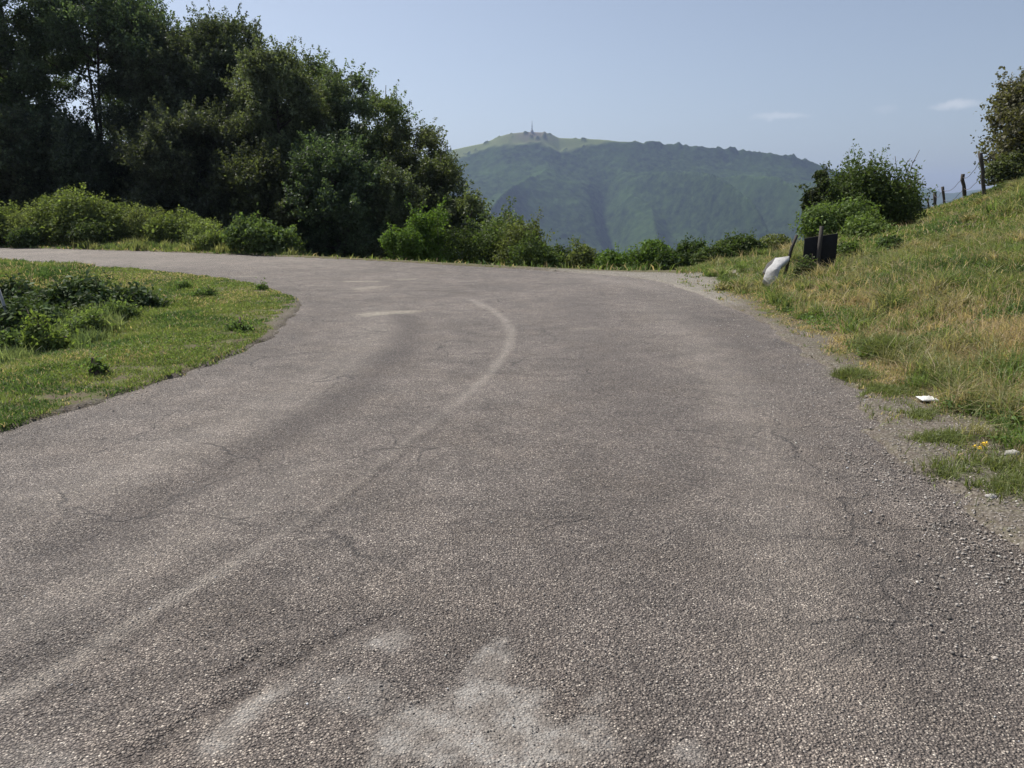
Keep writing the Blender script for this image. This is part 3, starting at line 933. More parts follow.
build_tree('low shaded tree against the far left edge behind the hedge', -10, 110, 126.5, 36.5, DK, 18, G1, nl=40, dens=1.2, clear=0.02, trunk_r=0.12)
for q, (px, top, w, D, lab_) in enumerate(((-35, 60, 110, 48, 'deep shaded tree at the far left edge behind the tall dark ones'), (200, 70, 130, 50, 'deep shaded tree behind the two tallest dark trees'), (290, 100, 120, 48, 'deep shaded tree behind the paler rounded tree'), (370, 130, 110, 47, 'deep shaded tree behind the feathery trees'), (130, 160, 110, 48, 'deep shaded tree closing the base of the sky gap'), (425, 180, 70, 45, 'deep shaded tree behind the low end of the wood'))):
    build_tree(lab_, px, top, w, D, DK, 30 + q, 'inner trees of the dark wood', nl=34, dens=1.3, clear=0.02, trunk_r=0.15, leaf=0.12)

# hedge bushes on the far side of the road, left
G2 = 'sunlit bushes along the far side of the road'
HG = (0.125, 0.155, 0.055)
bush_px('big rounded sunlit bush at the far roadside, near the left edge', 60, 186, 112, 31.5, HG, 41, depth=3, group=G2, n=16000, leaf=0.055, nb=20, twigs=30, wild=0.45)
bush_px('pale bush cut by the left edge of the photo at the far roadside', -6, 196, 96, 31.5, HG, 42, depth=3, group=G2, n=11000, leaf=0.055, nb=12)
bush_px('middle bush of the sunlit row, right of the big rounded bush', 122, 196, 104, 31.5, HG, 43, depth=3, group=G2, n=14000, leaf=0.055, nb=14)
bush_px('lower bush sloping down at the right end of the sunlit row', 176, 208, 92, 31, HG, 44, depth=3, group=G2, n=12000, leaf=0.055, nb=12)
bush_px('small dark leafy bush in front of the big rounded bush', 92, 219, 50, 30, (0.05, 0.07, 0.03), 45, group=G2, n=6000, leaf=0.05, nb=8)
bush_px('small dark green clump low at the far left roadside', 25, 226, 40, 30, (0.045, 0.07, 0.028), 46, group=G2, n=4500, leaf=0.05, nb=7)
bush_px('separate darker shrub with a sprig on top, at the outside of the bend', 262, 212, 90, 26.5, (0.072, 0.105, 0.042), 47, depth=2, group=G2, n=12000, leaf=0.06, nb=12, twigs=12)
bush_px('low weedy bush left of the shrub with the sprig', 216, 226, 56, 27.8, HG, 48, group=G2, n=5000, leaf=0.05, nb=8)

for (lab, px, top, w, D, c, sd) in (
    ('loose pale weeds filling the dip left of the big rounded bush', 28, 203, 56, 31.2, (0.15, 0.175, 0.07), 141),
    ('loose weedy growth joining the big rounded bush to its right neighbour', 92, 198, 60, 31.6, (0.14, 0.165, 0.065), 142),
    ('pale tangle of weeds between the middle and lower sunlit bushes', 150, 205, 60, 31.2, (0.15, 0.17, 0.07), 143),
    ('tapering pale weeds between the lower bush and the shrub with the sprig', 204, 219, 50, 30.0, (0.13, 0.16, 0.065), 144),
):
    bush_px(lab, px, top, w, D, c, sd, group=G2, n=11000, leaf=0.035, nb=16, twigs=40, depth=2.0, wild=0.5)
# bushes beyond the crest, below the mountain
G3 = 'bushes along the drop at the outside of the bend'
BR = (0.075, 0.125, 0.028); GG = (0.052, 0.078, 0.028); OL = (0.085, 0.10, 0.04)
for (lab, px, top, w, D, c, sd) in (
    ('bright green young bush at the foot of the wood, left end of the row', 405, 228, 44, 25.5, BR, 51),
    ('bright green bush with pointed shoots under the airy tree', 432, 210, 56, 26.5, BR, 52),
    ('dark leafy bush below the small tree at the end of the wood', 478, 207, 62, 26.5, GG, 53),
    ('olive bush with reddish top in front of the mountain foot', 515, 217, 62, 25.5, OL, 54),
    ('dark rounded bush sloping right below the mountain', 545, 232, 56, 24.5, GG, 55),
    ('small green bush between the dark rounded one and the gap', 583, 250, 36, 24, OL, 56),
    ('bright green low bush right at the gap before the mountain', 615, 252, 44, 23.5, BR, 57),
    ('thin leaved bush with upright twigs at the middle of the view', 655, 241, 42, 24, BR, 58),
    ('dark dense bush beside the thin leaved one', 688, 244, 46, 22.5, (0.035, 0.06, 0.022), 59),
    ('small round bush at the foot of the bank', 714, 250, 36, 21.5, GG, 60),
    ('dark bush with rusty leaves where the bank begins', 742, 237, 40, 22.5, GG, 61),
    ('leafy bush half behind the grassy bank', 772, 243, 44, 23.5, OL, 62),
):
    bush_px(lab, px, top - 6, w * 1.35, D, c, sd, group=G3, n=12000, leaf=0.040, nb=11, twigs=10)

# bushes on the bank to the right
G4 = 'bushes on the right bank'
RB = (0.055, 0.082, 0.028)
bush_px('large round hawthorn bush on top of the right bank', 873, 152, 104, 27, RB, 71, depth=3.2, group=G4, n=21000, leaf=0.045, nb=26, twigs=46, wild=0.6, name='hawthorn_bush')
bush_px('tangled dark part grown bush right behind the large round bush', 903, 178, 52, 28, (0.035, 0.045, 0.025), 72, group=G4, n=7000, leaf=0.05, nb=9, twigs=14)
bush_px('small dark bush standing up left of the large round bush', 822, 165, 34, 27, (0.03, 0.042, 0.022), 73, group=G4, n=5000, leaf=0.05, nb=7, depth=1.4)
bush_px('pale green creeper covered bush sloping down left of the round bush', 836, 187, 82, 25, (0.085, 0.125, 0.042), 74, group=G4, n=13000, leaf=0.045, nb=14, depth=2.4)
bush_px('low bright green bush below the large round bush', 868, 222, 66, 21, (0.08, 0.115, 0.036), 75, group=G4, n=8000, leaf=0.04, nb=11, depth=1.8)
bush_px('small dark low shrub on the grass slope right of the black board', 890, 233, 34, 17.5, (0.05, 0.08, 0.03), 76, group=G4, n=3500, leaf=0.035, nb=7)
bush_px('leafy clump right beside the black board', 850, 240, 40, 17, (0.075, 0.11, 0.036), 77, group=G4, n=4500, leaf=0.035, nb=8)
bush_px('dark weedy clump growing against the foot of the black board', 808, 258, 22, 14.2, (0.045, 0.065, 0.028), 78, group=G4, n=2000, leaf=0.03, nb=6, depth=0.4)
bush_px('low bush around the foot of the nearest fence post', 1003, 184, 30, 25.5, RB, 79, group=G4, n=3500, leaf=0.04, nb=8)
bush_px('bushy undergrowth at the foot of the hawthorn tree on the right edge', 1016, 152, 58, 27, (0.075, 0.09, 0.045), 81, group=G4, n=7000, leaf=0.045, nb=12, twigs=14)
build_tree('brownish green hawthorn tree cut off by the right edge of the photo', 1054, 70, 112, 27.5, (0.080, 0.080, 0.045), 80, None, nl=38, gap=0.2, dens=0.9, clear=0.04, trunk_r=0.1, leaf=0.06, name='hawthorn_tree')

#@@LEFT
# hollow inside the bend
G5 = 'brambles in the hollow inside the bend'
DB = (0.065, 0.098, 0.045)
for (lab, px, top, w, D, c, sd, n_) in (
    ('big dark bramble bush in the hollow inside the bend', 84, 270, 124, 12.4, DB, 91, 8500),
    ('dark bramble bush at the right tip of the hollow', 134, 281, 60, 12.4, DB, 92, 3800),
    ('dark bramble at the left edge of the photo inside the bend', 14, 276, 90, 12.9, DB, 93, 5500),
    ('lower bramble in front of the big dark one', 30, 294, 90, 11.3, DB, 94, 4500),
):
    bush_px(lab, px, top, w, D, c, sd, group=G5, n=int(n_ * 2.0), leaf=0.038, nb=14, twigs=12, name='bramble', mat=M_GLOSSY, sink=0.15, wild=0.4, up=1.0)
WG = (0.10, 0.135, 0.055)
for (lab, px, top, w, D, c, sd, n_) in (
    ('tall pale weed clump in front of the brambles, nearest the verge', 44, 316, 50, 9.6, (0.11, 0.145, 0.048), 95, 5600),
    ('grey green weed patch right of the tall pale clump', 84, 312, 54, 10.6, WG, 96, 4800),
    ('grey green weed patch at the foot of the right bramble', 118, 304, 44, 11.4, WG, 97, 3600),
    ('leafy weed clump at the left edge below the brambles', 3, 332, 50, 9.8, (0.085, 0.12, 0.05), 98, 3800),
):
    bush_px(lab, px, top, w, D, c, sd, group='weed clumps in the hollow', n=n_, leaf=0.026, nb=11, twigs=26, name='weed_clump', cat='weeds', sink=0.1, up=0.2)
for (lab, px, py, w, h, sd) in (
    ('low green weed tuft on the verge near the point of the bend', 240, 333, 26, 0.16, 101),
    ('green weed tuft in the middle of the left verge', 205, 300, 26, 0.22, 102),
    ('green weed tuft left of the middle one on the verge', 184, 290, 20, 0.2, 103),
    ('small weed tuft close to the road edge on the left verge', 100, 377, 16, 0.2, 104),
    ('tiny dark weed at the far side of the verge point', 264, 291, 12, 0.16, 105),
):
    p = gp(px, py)
    build_bush(lab, p[0], p[1], w * 1.5 * p[1] / FPX, w * p[1] / FPX, h * 0.85, (0.085, 0.13, 0.045), sd, 'weed tufts on the left verge', leaf=0.018, n=900, nb=10, name='weed_tuft', cat='weeds', twigs=6, sink=0.02)

#@@GRASS
# ------------------------------------------------------------------ grass
def blades(P, h, w, col, rg, bend=0.5, lean=0.6):
    n = len(P)
    az = rg.uniform(0, 2 * np.pi, n)
    side = np.stack([np.cos(az), np.sin(az), np.zeros(n)], 1)
    ld = rg.uniform(0, 2 * np.pi, n)
    ln = np.stack([np.cos(ld), np.sin(ld), np.zeros(n)], 1) * (np.abs(rg.normal(0, lean, n)))[:, None]
    hh = h[:, None]; ww = w[:, None]
    up = np.array([0, 0, 1.0])
    m1 = P + (up * 0.5 + ln * 0.35) * hh
    tip = P + (up * (1 - 0.25 * np.linalg.norm(ln, axis=1, keepdims=True)) + ln * (1 + bend)) * hh
    V = np.stack([P - side * ww, P + side * ww, m1 + side * ww * 0.8, m1 - side * ww * 0.8, tip], 1).reshape(-1, 3)
    i = np.arange(n)[:, None] * 5
    Q = i + np.array([[0, 1, 2, 3]]); T3 = i + np.array([[3, 2, 4]])
    return V, [Q, T3], np.repeat(col, 5, 0)


def scatter(n, rmin, rmax, a0, a1, rg, power=1.0):
    """points on the ground seen between two bearings, thinning with distance"""
    u = rg.random(n)
    r = np.exp(np.log(rmin) + u * (np.log(rmax) - np.log(rmin))) if power == 1.0 else (rmin ** (2 - power) + u * (rmax ** (2 - power) - rmin ** (2 - power))) ** (1 / (2 - power))
    a = rg.uniform(math.radians(a0), math.radians(a1), n)
    return r * np.sin(a), r * np.cos(a), r


GREEN = np.array([0.115, 0.165, 0.048]); GREEN2 = np.array([0.19, 0.215, 0.075]); STRAW = np.array([0.47, 0.365, 0.24]); DEEP = np.array([0.06, 0.11, 0.035])


def grass_patch(name, label, n, rmin, rmax, a0, a1, seed, hfun, dryfun, sel, wk=0.00055, power=1.5, straw_c=STRAW, cluster=0.5):
    rg = np.random.default_rng(seed)
    x, y, r = scatter(n, rmin, rmax, a0, a1, rg, power)
    s = poly_sd(x, y, poly)
    g = gravel_mask(x, y, s)
    clump = fbm(x, y, 0.30, 3, seed + 5, 0.6)
    dens = (1 - g) ** 1.5 * sstep(0.32 - 0.1, 0.52, clump + 0.35 * (1 - g) * sstep(.4, 1.4, s)) + 0.35 * sstep(0.60, 0.66, clump) * g
    k = (s > -0.10) & (rg.random(n) < dens) & sel(x, y, s)
    x, y, r, s, g, clump = [q[k] for q in (x, y, r, s, g, clump)]
    z = ground_h(x, y)
    h = hfun(x, y, s) * rg.uniform(0.45, 1.15, len(x)) * (0.55 + 0.9 * clump)
    w = np.maximum(0.0016, wk * r) * rg.uniform(0.6, 1.3, len(x))
    dry = dryfun(x, y)
    isd = rg.random(len(x)) < dry
    tone = fbm(x, y, 1.3, 3, seed + 9)[:, None]
    gcol = GREEN * (1 - tone) + GREEN2 * tone
    deep = sstep(0.50, 0.62, fbm(x, y, 0.8, 3, seed + 11))[:, None]
    gcol = gcol * (1 - 0.8 * deep) + DEEP * 0.8 * deep
    col = np.where(isd[:, None], straw_c * rg.uniform(0.6, 1.15, (len(x), 1)), gcol * np.exp(rg.normal(0, 0.25, (len(x), 1))))
    V, F, cc = blades(np.stack([x, y, z - 0.01], 1), h, w, col, rg)
    return tag(mesh_np(name, V, F, M_GRASS, col=cc), label, 'grass', kind='stuff')


def h_right(x, y, s):
    return (0.05 + 0.17 * sstep(0.3, 2.5, s)) * (0.25 + 1.5 * fbm(x, y, 0.9, 4, 700, 0.65)) * (1 - 0.45 * sstep(13, 22, np.hypot(x, y)))


def dry_right(x, y):
    return np.clip(0.16 + 0.85 * dry_mask(x, y) * sstep(0.26, 0.52, fbm(x, y, 0.55, 3, 95, 0.6)), 0, 0.9)


grass_patch('bank_grass', 'tall green and straw coloured grass covering the right bank', 620000, 3.3, 45, 12, 58, 801, h_right, dry_right,
            lambda x, y, s: (x > 0.5) & (s > 0.03), wk=0.00060)


def h_left(x, y, s):
    hol = np.exp(-(((x + 9.6) / 2.6) ** 2 + ((y - 11.8) / 2.8) ** 2)) + (x < -11) * 0.6
    return 0.045 + 0.03 * sstep(0.5, 2, s) + 0.13 * np.clip(hol, 0, 1)


grass_patch('verge_grass', 'short yellow green grass on the left verge inside the bend', 520000, 4.5, 27, -50, -8, 802, h_left,
            lambda x, y: 0.08 + 0.25 * sstep(0.52, 0.68, fbm(x, y, 1.6, 3, 811)), lambda x, y, s: (x < -1.5) & (y < np.interp(x, [-40, -12, -3], [24, 22, 18])), wk=0.00065)
grass_patch('roadside_grass', 'rough grass strip along the far side of the road', 90000, 19, 40, -46, 22, 803, lambda x, y, s: 0.10 + 0.20 * sstep(0.3, 2, s),
            lambda x, y: 0.2 + 0 * x, lambda x, y, s: (s < 7) & ((x < -7.5) | (rng.random(len(x)) < 0.12)) & (y > 19) & (y > np.interp(x, [-40, -20, -10, 0, 4], [25, 24.5, 22, 18.5, 16])) & (x < 4), wk=0.0007)

# seed stalks, pale and thin, above the grass
rg = np.random.default_rng(820)
x, y, r = scatter(16000, 4, 30, 14, 56, rg, 1.5)
s = poly_sd(x, y, poly)
k = (x > 1) & (s > 0.7) & (rg.random(len(x)) < 0.25 + 0.75 * dry_mask(x, y)) & (gravel_mask(x, y, s) < 0.4)
x, y, r = x[k], y[k], r[k]
V, F, cc = blades(np.stack([x, y, ground_h(x, y)], 1), rg.uniform(0.15, 0.38, len(x)), np.maximum(0.0013, 0.00033 * r), STRAW * rg.uniform(0.6, 1.25, (len(x), 1)), rg, 0.4, 0.55)
tag(mesh_np('dry_stalks', V, F, M_GRASS, col=cc), 'thin pale seed stalks standing above the grass on the right bank', 'grass', kind='stuff')

# arching tufts of longer grass
def tufts(name, label, n, rmin, rmax, a0, a1, seed, sel, hmin, hmax, c1, c2, spread=0.05, bend=0.9, lean=0.75, m_=70):
    rg = np.random.default_rng(seed)
    x, y, r = scatter(n, rmin, rmax, a0, a1, rg, 1.3)
    s = poly_sd(x, y, poly)
    k = sel(x, y, s)
    x, y, r = x[k], y[k], r[k]
    R_ = np.repeat(r, m_)
    cx = np.repeat(x, m_) + rg.normal(0, spread, len(R_)); cy = np.repeat(y, m_) + rg.normal(0, spread, len(R_))
    sz_ = np.repeat(rg.uniform(hmin, hmax, len(x)), m_)
    tone = np.repeat(rg.random((len(x), 1)) ** 1.5, m_, 0)
    cl = (np.array(c1) * (1 - tone) + np.array(c2) * tone) * np.exp(rg.normal(0, 0.22, (len(R_), 1)))
    V, F, cc = blades(np.stack([cx, cy, ground_h(cx, cy) - 0.01], 1), sz_ * rg.uniform(0.5, 1.2, len(R_)), np.maximum(0.002, 0.0006 * R_), cl, rg, bend, lean)
    tag(mesh_np(name, V, F, M_GRASS, col=cc), label, 'grass', kind='stuff')


tufts('grass_tufts', 'arching tufts of longer grass scattered over the right bank', 1900, 4.5, 30, 14, 56, 825,
      lambda x, y, s: (x > 1) & (s > 0.5) & (fbm(x, y, 2.0, 3, 826) > 0.42), 0.12, 0.36, GREEN * 1.05, STRAW * 0.8)
tufts('hollow_grass', 'tall pale grey green grass and weeds around the brambles in the hollow', 3600, 7, 17, -46, -18, 827,
      lambda x, y, s: (s > 0.9) & (np.exp(-(((x + 7.2) / 1.9) ** 2 + ((y - 10.4) / 2.0) ** 2)) + 0.9 * np.exp(-(((x + 8.2) / 1.6) ** 2 + ((y - 8.8) / 1.2) ** 2)) > 0.48), 0.11, 0.30,
      (0.13, 0.175, 0.08), (0.22, 0.24, 0.12), 0.07, 0.5, 0.35, 50)
tufts('roadside_tufts', 'long loose grass along the foot of the bushes beyond the road', 2200, 20, 34, -44, 16, 828,
      lambda x, y, s: (s > 0.25) & (s < 2.6) & (x < -7.0) & (y > np.interp(x, [-40, -20, -10, 0, 4], [25, 24.5, 22, 18.5, 16])), 0.12, 0.42, (0.14, 0.18, 0.07), (0.26, 0.25, 0.12), 0.1, 0.5, 0.4, 40)

# broad leaved weeds mixed into the grass: rosettes of small leaves
def weeds(name, label, n, rmin, rmax, a0, a1, seed, sel, col, size):
    rg = np.random.default_rng(seed)
    x, y, r = scatter(n, rmin, rmax, a0, a1, rg, 1.4)
    s = poly_sd(x, y, poly)
    k = sel(x, y, s) & (fbm(x, y, 0.9, 3, seed) > 0.52) & (gravel_mask(x, y, s) < 0.75)
    x, y = x[k], y[k]
    z = ground_h(x, y)
    m_ = 22
    c = np.repeat(np.stack([x, y, z], 1), m_, 0) + rg.normal(0, 1, (len(x) * m_, 3)) * np.array([size, size, 0]) 
    c[:, 2] += np.abs(rg.normal(0, 1, len(c))) * size * 0.9 + 0.02
    cl = leafcol(len(c), rg, col, 0.3, 0.2)
    V, F, cc = leaves(c, size * 0.28 * np.exp(rg.normal(0, .25, len(c))), cl, rg, up=1.2)
    tag(mesh_np(name, V, F, M_BUSH, col=cc), label, 'weeds', kind='stuff')


weeds('bank_weeds', 'low broad leaved weeds growing among the bank grass', 24000, 3.5, 32, 14, 56, 830, lambda x, y, s: (x > 1) & (s > 0.5), (0.085, 0.135, 0.045), 0.05)
weeds('verge_weeds', 'low clover like weeds in the left verge grass', 6000, 4.5, 24, -50, -8, 831, lambda x, y, s: (x < -1.5) & (y < 19.5) & (s > 0.2), (0.10, 0.145, 0.045), 0.035)

# ------------------------------------------------------------------ loose stones along the edges
def stones(name, label, n, seed, sel, smin, smax, a0, a1, rmin, rmax, all_=0.0):
    rg = np.random.default_rng(seed)
    x, y, r = scatter(n, rmin, rmax, a0, a1, rg, 1.3)
    s = poly_sd(x, y, poly)
    k = sel(x, y, s) & (rg.random(n) < np.maximum(all_ * sstep(0.3, 0.7, fbm(x, y, 0.5, 3, seed)), np.clip(gravel_mask(x, y, s) + 0.1, 0, 1) * np.where(s > -0.5, 1, np.exp(s * 2.0))))
    x, y, s, r = x[k], y[k], s[k], r[k]
    n = len(x)
    z = np.maximum(ground_h(x, y), np.where(s < 0.4, road_z(x, y), -9))
    ico = np.array([(0, 0, 1), (.9, 0, .3), (.28, .85, .3), (-.72, .53, .3), (-.72, -.53, .3), (.28, -.85, .3), (.6, .5, -.5), (-.3, .7, -.5), (-.8, 0, -.5), (-.3, -.7, -.5), (.6, -.5, -.5)])
    fc = np.array([(0, 1, 2), (0, 2, 3), (0, 3, 4), (0, 4, 5), (0, 5, 1), (1, 6, 2), (2, 6, 7), (2, 7, 3), (3, 7, 8), (3, 8, 4), (4, 8, 9), (4, 9, 5), (5, 9, 10), (5, 10, 1), (1, 10, 6)])
    sz = np.exp(rg.uniform(np.log(smin), np.log(smax), n)) * np.maximum(1, r / 14)
    V = ico[None] * (1 + rg.normal(0, 0.16, (n, 11, 3))) * sz[:, None, None] * np.stack([rg.uniform(.7, 1.4, n), rg.uniform(.7, 1.2, n), rg.uniform(.4, .8, n)], 1)[:, None, :]
    th = rg.uniform(0, 6.28, n); c_, s_ = np.cos(th)[:, None], np.sin(th)[:, None]
    V = np.stack([V[..., 0] * c_ - V[..., 1] * s_, V[..., 0] * s_ + V[..., 1] * c_, V[..., 2]], -1)
    V += np.stack([x, y, z + sz * 0.15], 1)[:, None, :]
    F = (np.arange(n)[:, None, None] * 11 + fc[None]).reshape(-1, 3)
    col = np.repeat(np.clip(np.array([0.27, 0.245, 0.215]) * np.exp(rg.normal(0, 0.4, (n, 1))), 0, .6), 11, 0)
    tag(mesh_np(name, V.reshape(-1, 3), F, M_STONE, col=col), label, 'gravel', kind='stuff')


m, t = new_mat('loose_stone'); b = NB(t)
b.surf(b.attr('Col').outputs['Color'], 0.9, None, 0.2)
M_STONE = m
stones('edge_gravel', 'loose gravel along the right edge of the road and the turnout', 90000, 840, lambda x, y, s: (s > -0.9) & (x > -2), 0.003, 0.009, -4, 52, 3.0, 22)
stones('verge_gravel', 'loose gravel along the left edge of the road', 12000, 841, lambda x, y, s: (s > -0.4) & (x < -1), 0.003, 0.009, -48, -12, 5, 20)
rg = np.random.default_rng(850)
stones('road_grit', 'fine loose grit lying on the near road surface', 26000, 842, lambda x, y, s: (s < -0.05), 0.0018, 0.0048, -46, 46, 1.9, 9, 1.0)
for (lab, px, py, sz, sd) in (('pale stone half hidden in the grass near the yellow flowers', 1012, 457, 0.05, 1), ('flat pale stone in the gravel below the white litter', 938, 437, 0.035, 2),
                              ('small grey stone at the ragged road edge', 991, 497, 0.03, 3)):
    p = gp(px, py, 0.03)
    rg = np.random.default_rng(sd)
    z0 = float(ground_h(np.array([p[0]]), np.array([p[1]]))[0])
    th = np.linspace(0, 2 * np.pi, 12, endpoint=False); ph = np.linspace(-1.3, 1.3, 7)
    pts = [(math.cos(a) * math.cos(q), math.sin(a) * math.cos(q) * 0.7, math.sin(q) * 0.45) for q in ph for a in th]
    V = np.array(pts) * (1 + 0.15 * rg.normal(size=(len(pts), 1))) * sz + np.array([p[0], p[1], z0 + sz * 0.25])
    F = np.array([[i * 12 + j, i * 12 + (j + 1) % 12, (i + 1) * 12 + (j + 1) % 12, (i + 1) * 12 + j] for i in range(6) for j in range(12)])
    tag(mesh_np('stone', V, [F, np.array([list(range(12))[::-1], [72 + q for q in range(12)]])], M_STONE, col=np.full((len(V), 3), 0.42) * np.array([1, .95, .88])), lab, 'stone', 'single stones by the road')

#@@OBJECTS
# ------------------------------------------------------------------ things
def box_np(x0, x1, y0, y1, z0, z1):
    V = np.array([(x, y, z) for z in (z0, z1) for y in (y0, y1) for x in (x0, x1)], float)
    return V, np.array([[0, 2, 3, 1], [4, 5, 7, 6], [0, 1, 5, 4], [2, 6, 7, 3], [0, 4, 6, 2], [1, 3, 7, 5]])


def bevel(o, w, seg=2):
    md = o.modifiers.new('bevel', 'BEVEL'); md.width = w; md.segments = seg; md.limit_method = 'ANGLE'
    return o


def gz(x, y): return float(ground_h(np.array([x]), np.array([y]))[0])


# black board, seen from the back
m, t = new_mat('black_board'); b = NB(t)
geo = b.n('ShaderNodeTexCoord').outputs['Object']
nz = b.noise(geo, 6, 4)
b.surf(b.mix(nz, (0.008, 0.008, 0.009), (0.022, 0.021, 0.022)), 0.6, b.bump(nz, 0.2, 0.01), 0.2)
M_BLACK = m
D = 14.8
pc = at(816.5, 275, D)
zb = gz(pc[0], D)
root = empty('notice_board', (pc[0], D, zb))
top = at(819, 226, D)[2] - zb
V, F = tube([(0.0, -0.05, -0.3), (0.0, -0.05, 0.4), (0.01, -0.05, top)], [0.042, 0.040, 0.036], 10)
mesh_np('post', V, F, M_POST, parent=root, smooth=True)
z0 = at(819, 273, D)[2] - zb; z1 = at(819, 236, D)[2] - zb
px2m = D / FPX
V, F = box_np(-14 * px2m, 16.5 * px2m, 0.0, 0.03, z0, z1)
V[:, 2] += V[:, 0] * 0.17
o = mesh_np('panel', V, F, M_BLACK, parent=root); bevel(o, 0.006)
root.rotation_euler = (0, 0, math.radians(-14))
tag(root, 'black square board on a wooden post, seen from behind at the foot of the bank', 'sign')

# leaning stake behind the slab
D = 15.4
a = at(786, 262, D); c_ = at(797, 235, D)
root = empty('wooden_stake', a)
V, F = tube([(0, 0, -0.25), tuple((c_ - a) * 0.5), tuple(c_ - a)], [0.034, 0.034, 0.032], 4)
o = mesh_np('wooden_stake', V, F, M_POST)
bpy.data.objects.remove(root)
o.location = tuple(a)
tag(o, 'short wooden stake leaning right behind the pale concrete slab', 'stake')

# broken concrete slab
m, t = new_mat('concrete_chunk'); b = NB(t)
geo = b.n('ShaderNodeTexCoord').outputs['Object']
nz = b.noise(geo, 9, 6, 0.7); n2 = b.noise(geo, 2.5, 3)
b.surf(b.mix(b.maprange(n2, .5, .62), b.mix(nz, (0.40, 0.39, 0.37), (0.78, 0.77, 0.74)), (0.34, 0.33, 0.30)), 0.9, b.bump(nz, 0.8, 0.02), 0.2)
D = 14.0
q = [(765, 279), (771, 270), (778, 265), (783, 259.5), (798, 257.5), (797, 261), (787, 267), (783, 273), (779, 279), (770, 285)]
P = np.array([at(x_, y_, D) for x_, y_ in q])
tilt = (P[:, 2:3] - P[:, 2].min())
frontf = P + np.array([0, 1, 0]) * tilt * 0.9
back = frontf + np.array([0.02, 0.13, -0.09])
cent = frontf.mean(0)
V = np.vstack([frontf, back]) - cent
n8 = len(q)
Fq = np.array([[i, (i + 1) % n8, n8 + (i + 1) % n8, n8 + i] for i in range(n8)])
o = mesh_np('concrete_slab', V, [np.array([list(range(n8))[::-1], [n8 + i for i in range(n8)]]), Fq], m)
o.location = tuple(cent); bevel(o, 0.004, 1)
tag(o, 'broken pale concrete slab tilted in the grass left of the black board', 'slab')
D = 14.2
q = [(764, 272), (771, 264), (781, 258), (786, 259), (778, 266), (768, 276)]
P = np.array([at(x_, y_, D) for x_, y_ in q]); P = P + np.array([0, 1, 0]) * (P[:, 2:3] - P[:, 2].min()) * 0.9
cent = P.mean(0); n8 = len(q)
m, t = new_mat('grey_rock'); b = NB(t)
geo = b.n('ShaderNodeTexCoord').outputs['Object']; nz = b.noise(geo, 12, 6, 0.7)
b.surf(b.mix(nz, (0.11, 0.105, 0.10), (0.24, 0.23, 0.21)), 0.95, b.bump(nz, 0.8, 0.02), 0.1)
V = np.vstack([P, P + np.array([0.02, 0.12, -0.06])]) - cent
o = mesh_np('rock', V, [np.array([list(range(n8))[::-1], [n8 + i for i in range(n8)]]), np.array([[i, (i + 1) % n8, n8 + (i + 1) % n8, n8 + i] for i in range(n8)])], m)
o.location = tuple(cent); bevel(o, 0.01)
tag(o, 'thin grey rock leaning behind the pale concrete slab', 'rock')

# wire fence on the bank
posts = [(980.5, 153, 190, 27, -6.5, 0.062), (962.5, 173.5, 205, 31, -4.5, 0.065), (942.5, 186.5, 210, 36, -5.5, 0.055), (934.7, 192, 211, 41.5, -2, 0.075), (928, 198, 211, 47, -1.5, 0.05), (920.5, 202, 212, 53, 0.5, 0.05)]
tops = []
root = None
for i, (px, ty, by, D, lean, rad) in enumerate(posts):
    tp = at(px, ty, D)
    bx = tp[0] - lean * D / FPX * -1.0 * -1.0
    bp = at(px - lean, by, D)
    bp = np.array([bp[0], D, min(bp[2], gz(bp[0], D)) - 0.3])
    if root is None:
        root = empty('wire_fence', (bp[0], bp[1], bp[2] + 0.3))
        org = np.array(root.location)
    rg = np.random.default_rng(900 + i)
    u = np.linspace(0, 1, 7)[:, None]
    pts = bp * (1 - u) + tp * u + rg.normal(0, 0.012, (7, 3))
    rr = rad * (1 + rg.normal(0, 0.07, 7)); rr[-1] *= 1.1
    V, F = tube(pts - org, rr, 8)
    mesh_np('post', V, F, M_POST, parent=root, smooth=True)
    tops.append((bp, tp))
m, t = new_mat('rusty_wire'); b = NB(t)
b.surf((0.10, 0.085, 0.08), 0.7, None, 0.4)
for lev in (0.90, 0.62):
    mb = MB()
    for i in range(len(tops) - 1):
        a = tops[i][0] * (1 - lev) + tops[i][1] * lev; c_ = tops[i + 1][0] * (1 - lev) + tops[i + 1][1] * lev
        u = np.linspace(0, 1, 12)[:, None]
        pts = a * (1 - u) + c_ * u; pts[:, 2] -= (0.22 * 4 * u * (1 - u))[:, 0]
        pts[1:-1] += np.random.default_rng(i).normal(0, 0.012, (10, 3))
        mb.add(*tube(pts - org, np.full(12, 0.009), 4))
    mb.build('wire', m, root)
tag(root, 'old wire fence with leaning weathered posts along the top of the bank', 'fence')

# bare twigs sticking out of the round bush
D = 27.5
mb = MB()
base = at(905, 200, D)
rg = np.random.default_rng(77)
for (pts_) in ([(905, 200), (909, 178), (913, 163), (920, 151)], [(909, 178), (906, 165), (911, 157)], [(905, 195), (914, 182), (924, 177)], [(914, 182), (917, 172)], [(913, 163), (917, 160)], [(904, 196), (897, 172), (896, 156)]):
    P = np.array([at(a, c, D) for a, c in pts_]) - base
    P += rg.normal(0, 0.02, P.shape)
    mb.add(*tube(P, np.linspace(0.022, 0.009, len(P)), 4))
o = mb.build('bare_branch', M_TWIG); o.location = tuple(base)
tag(o, 'bare dead branches sticking up at the right of the round bush', 'branch')

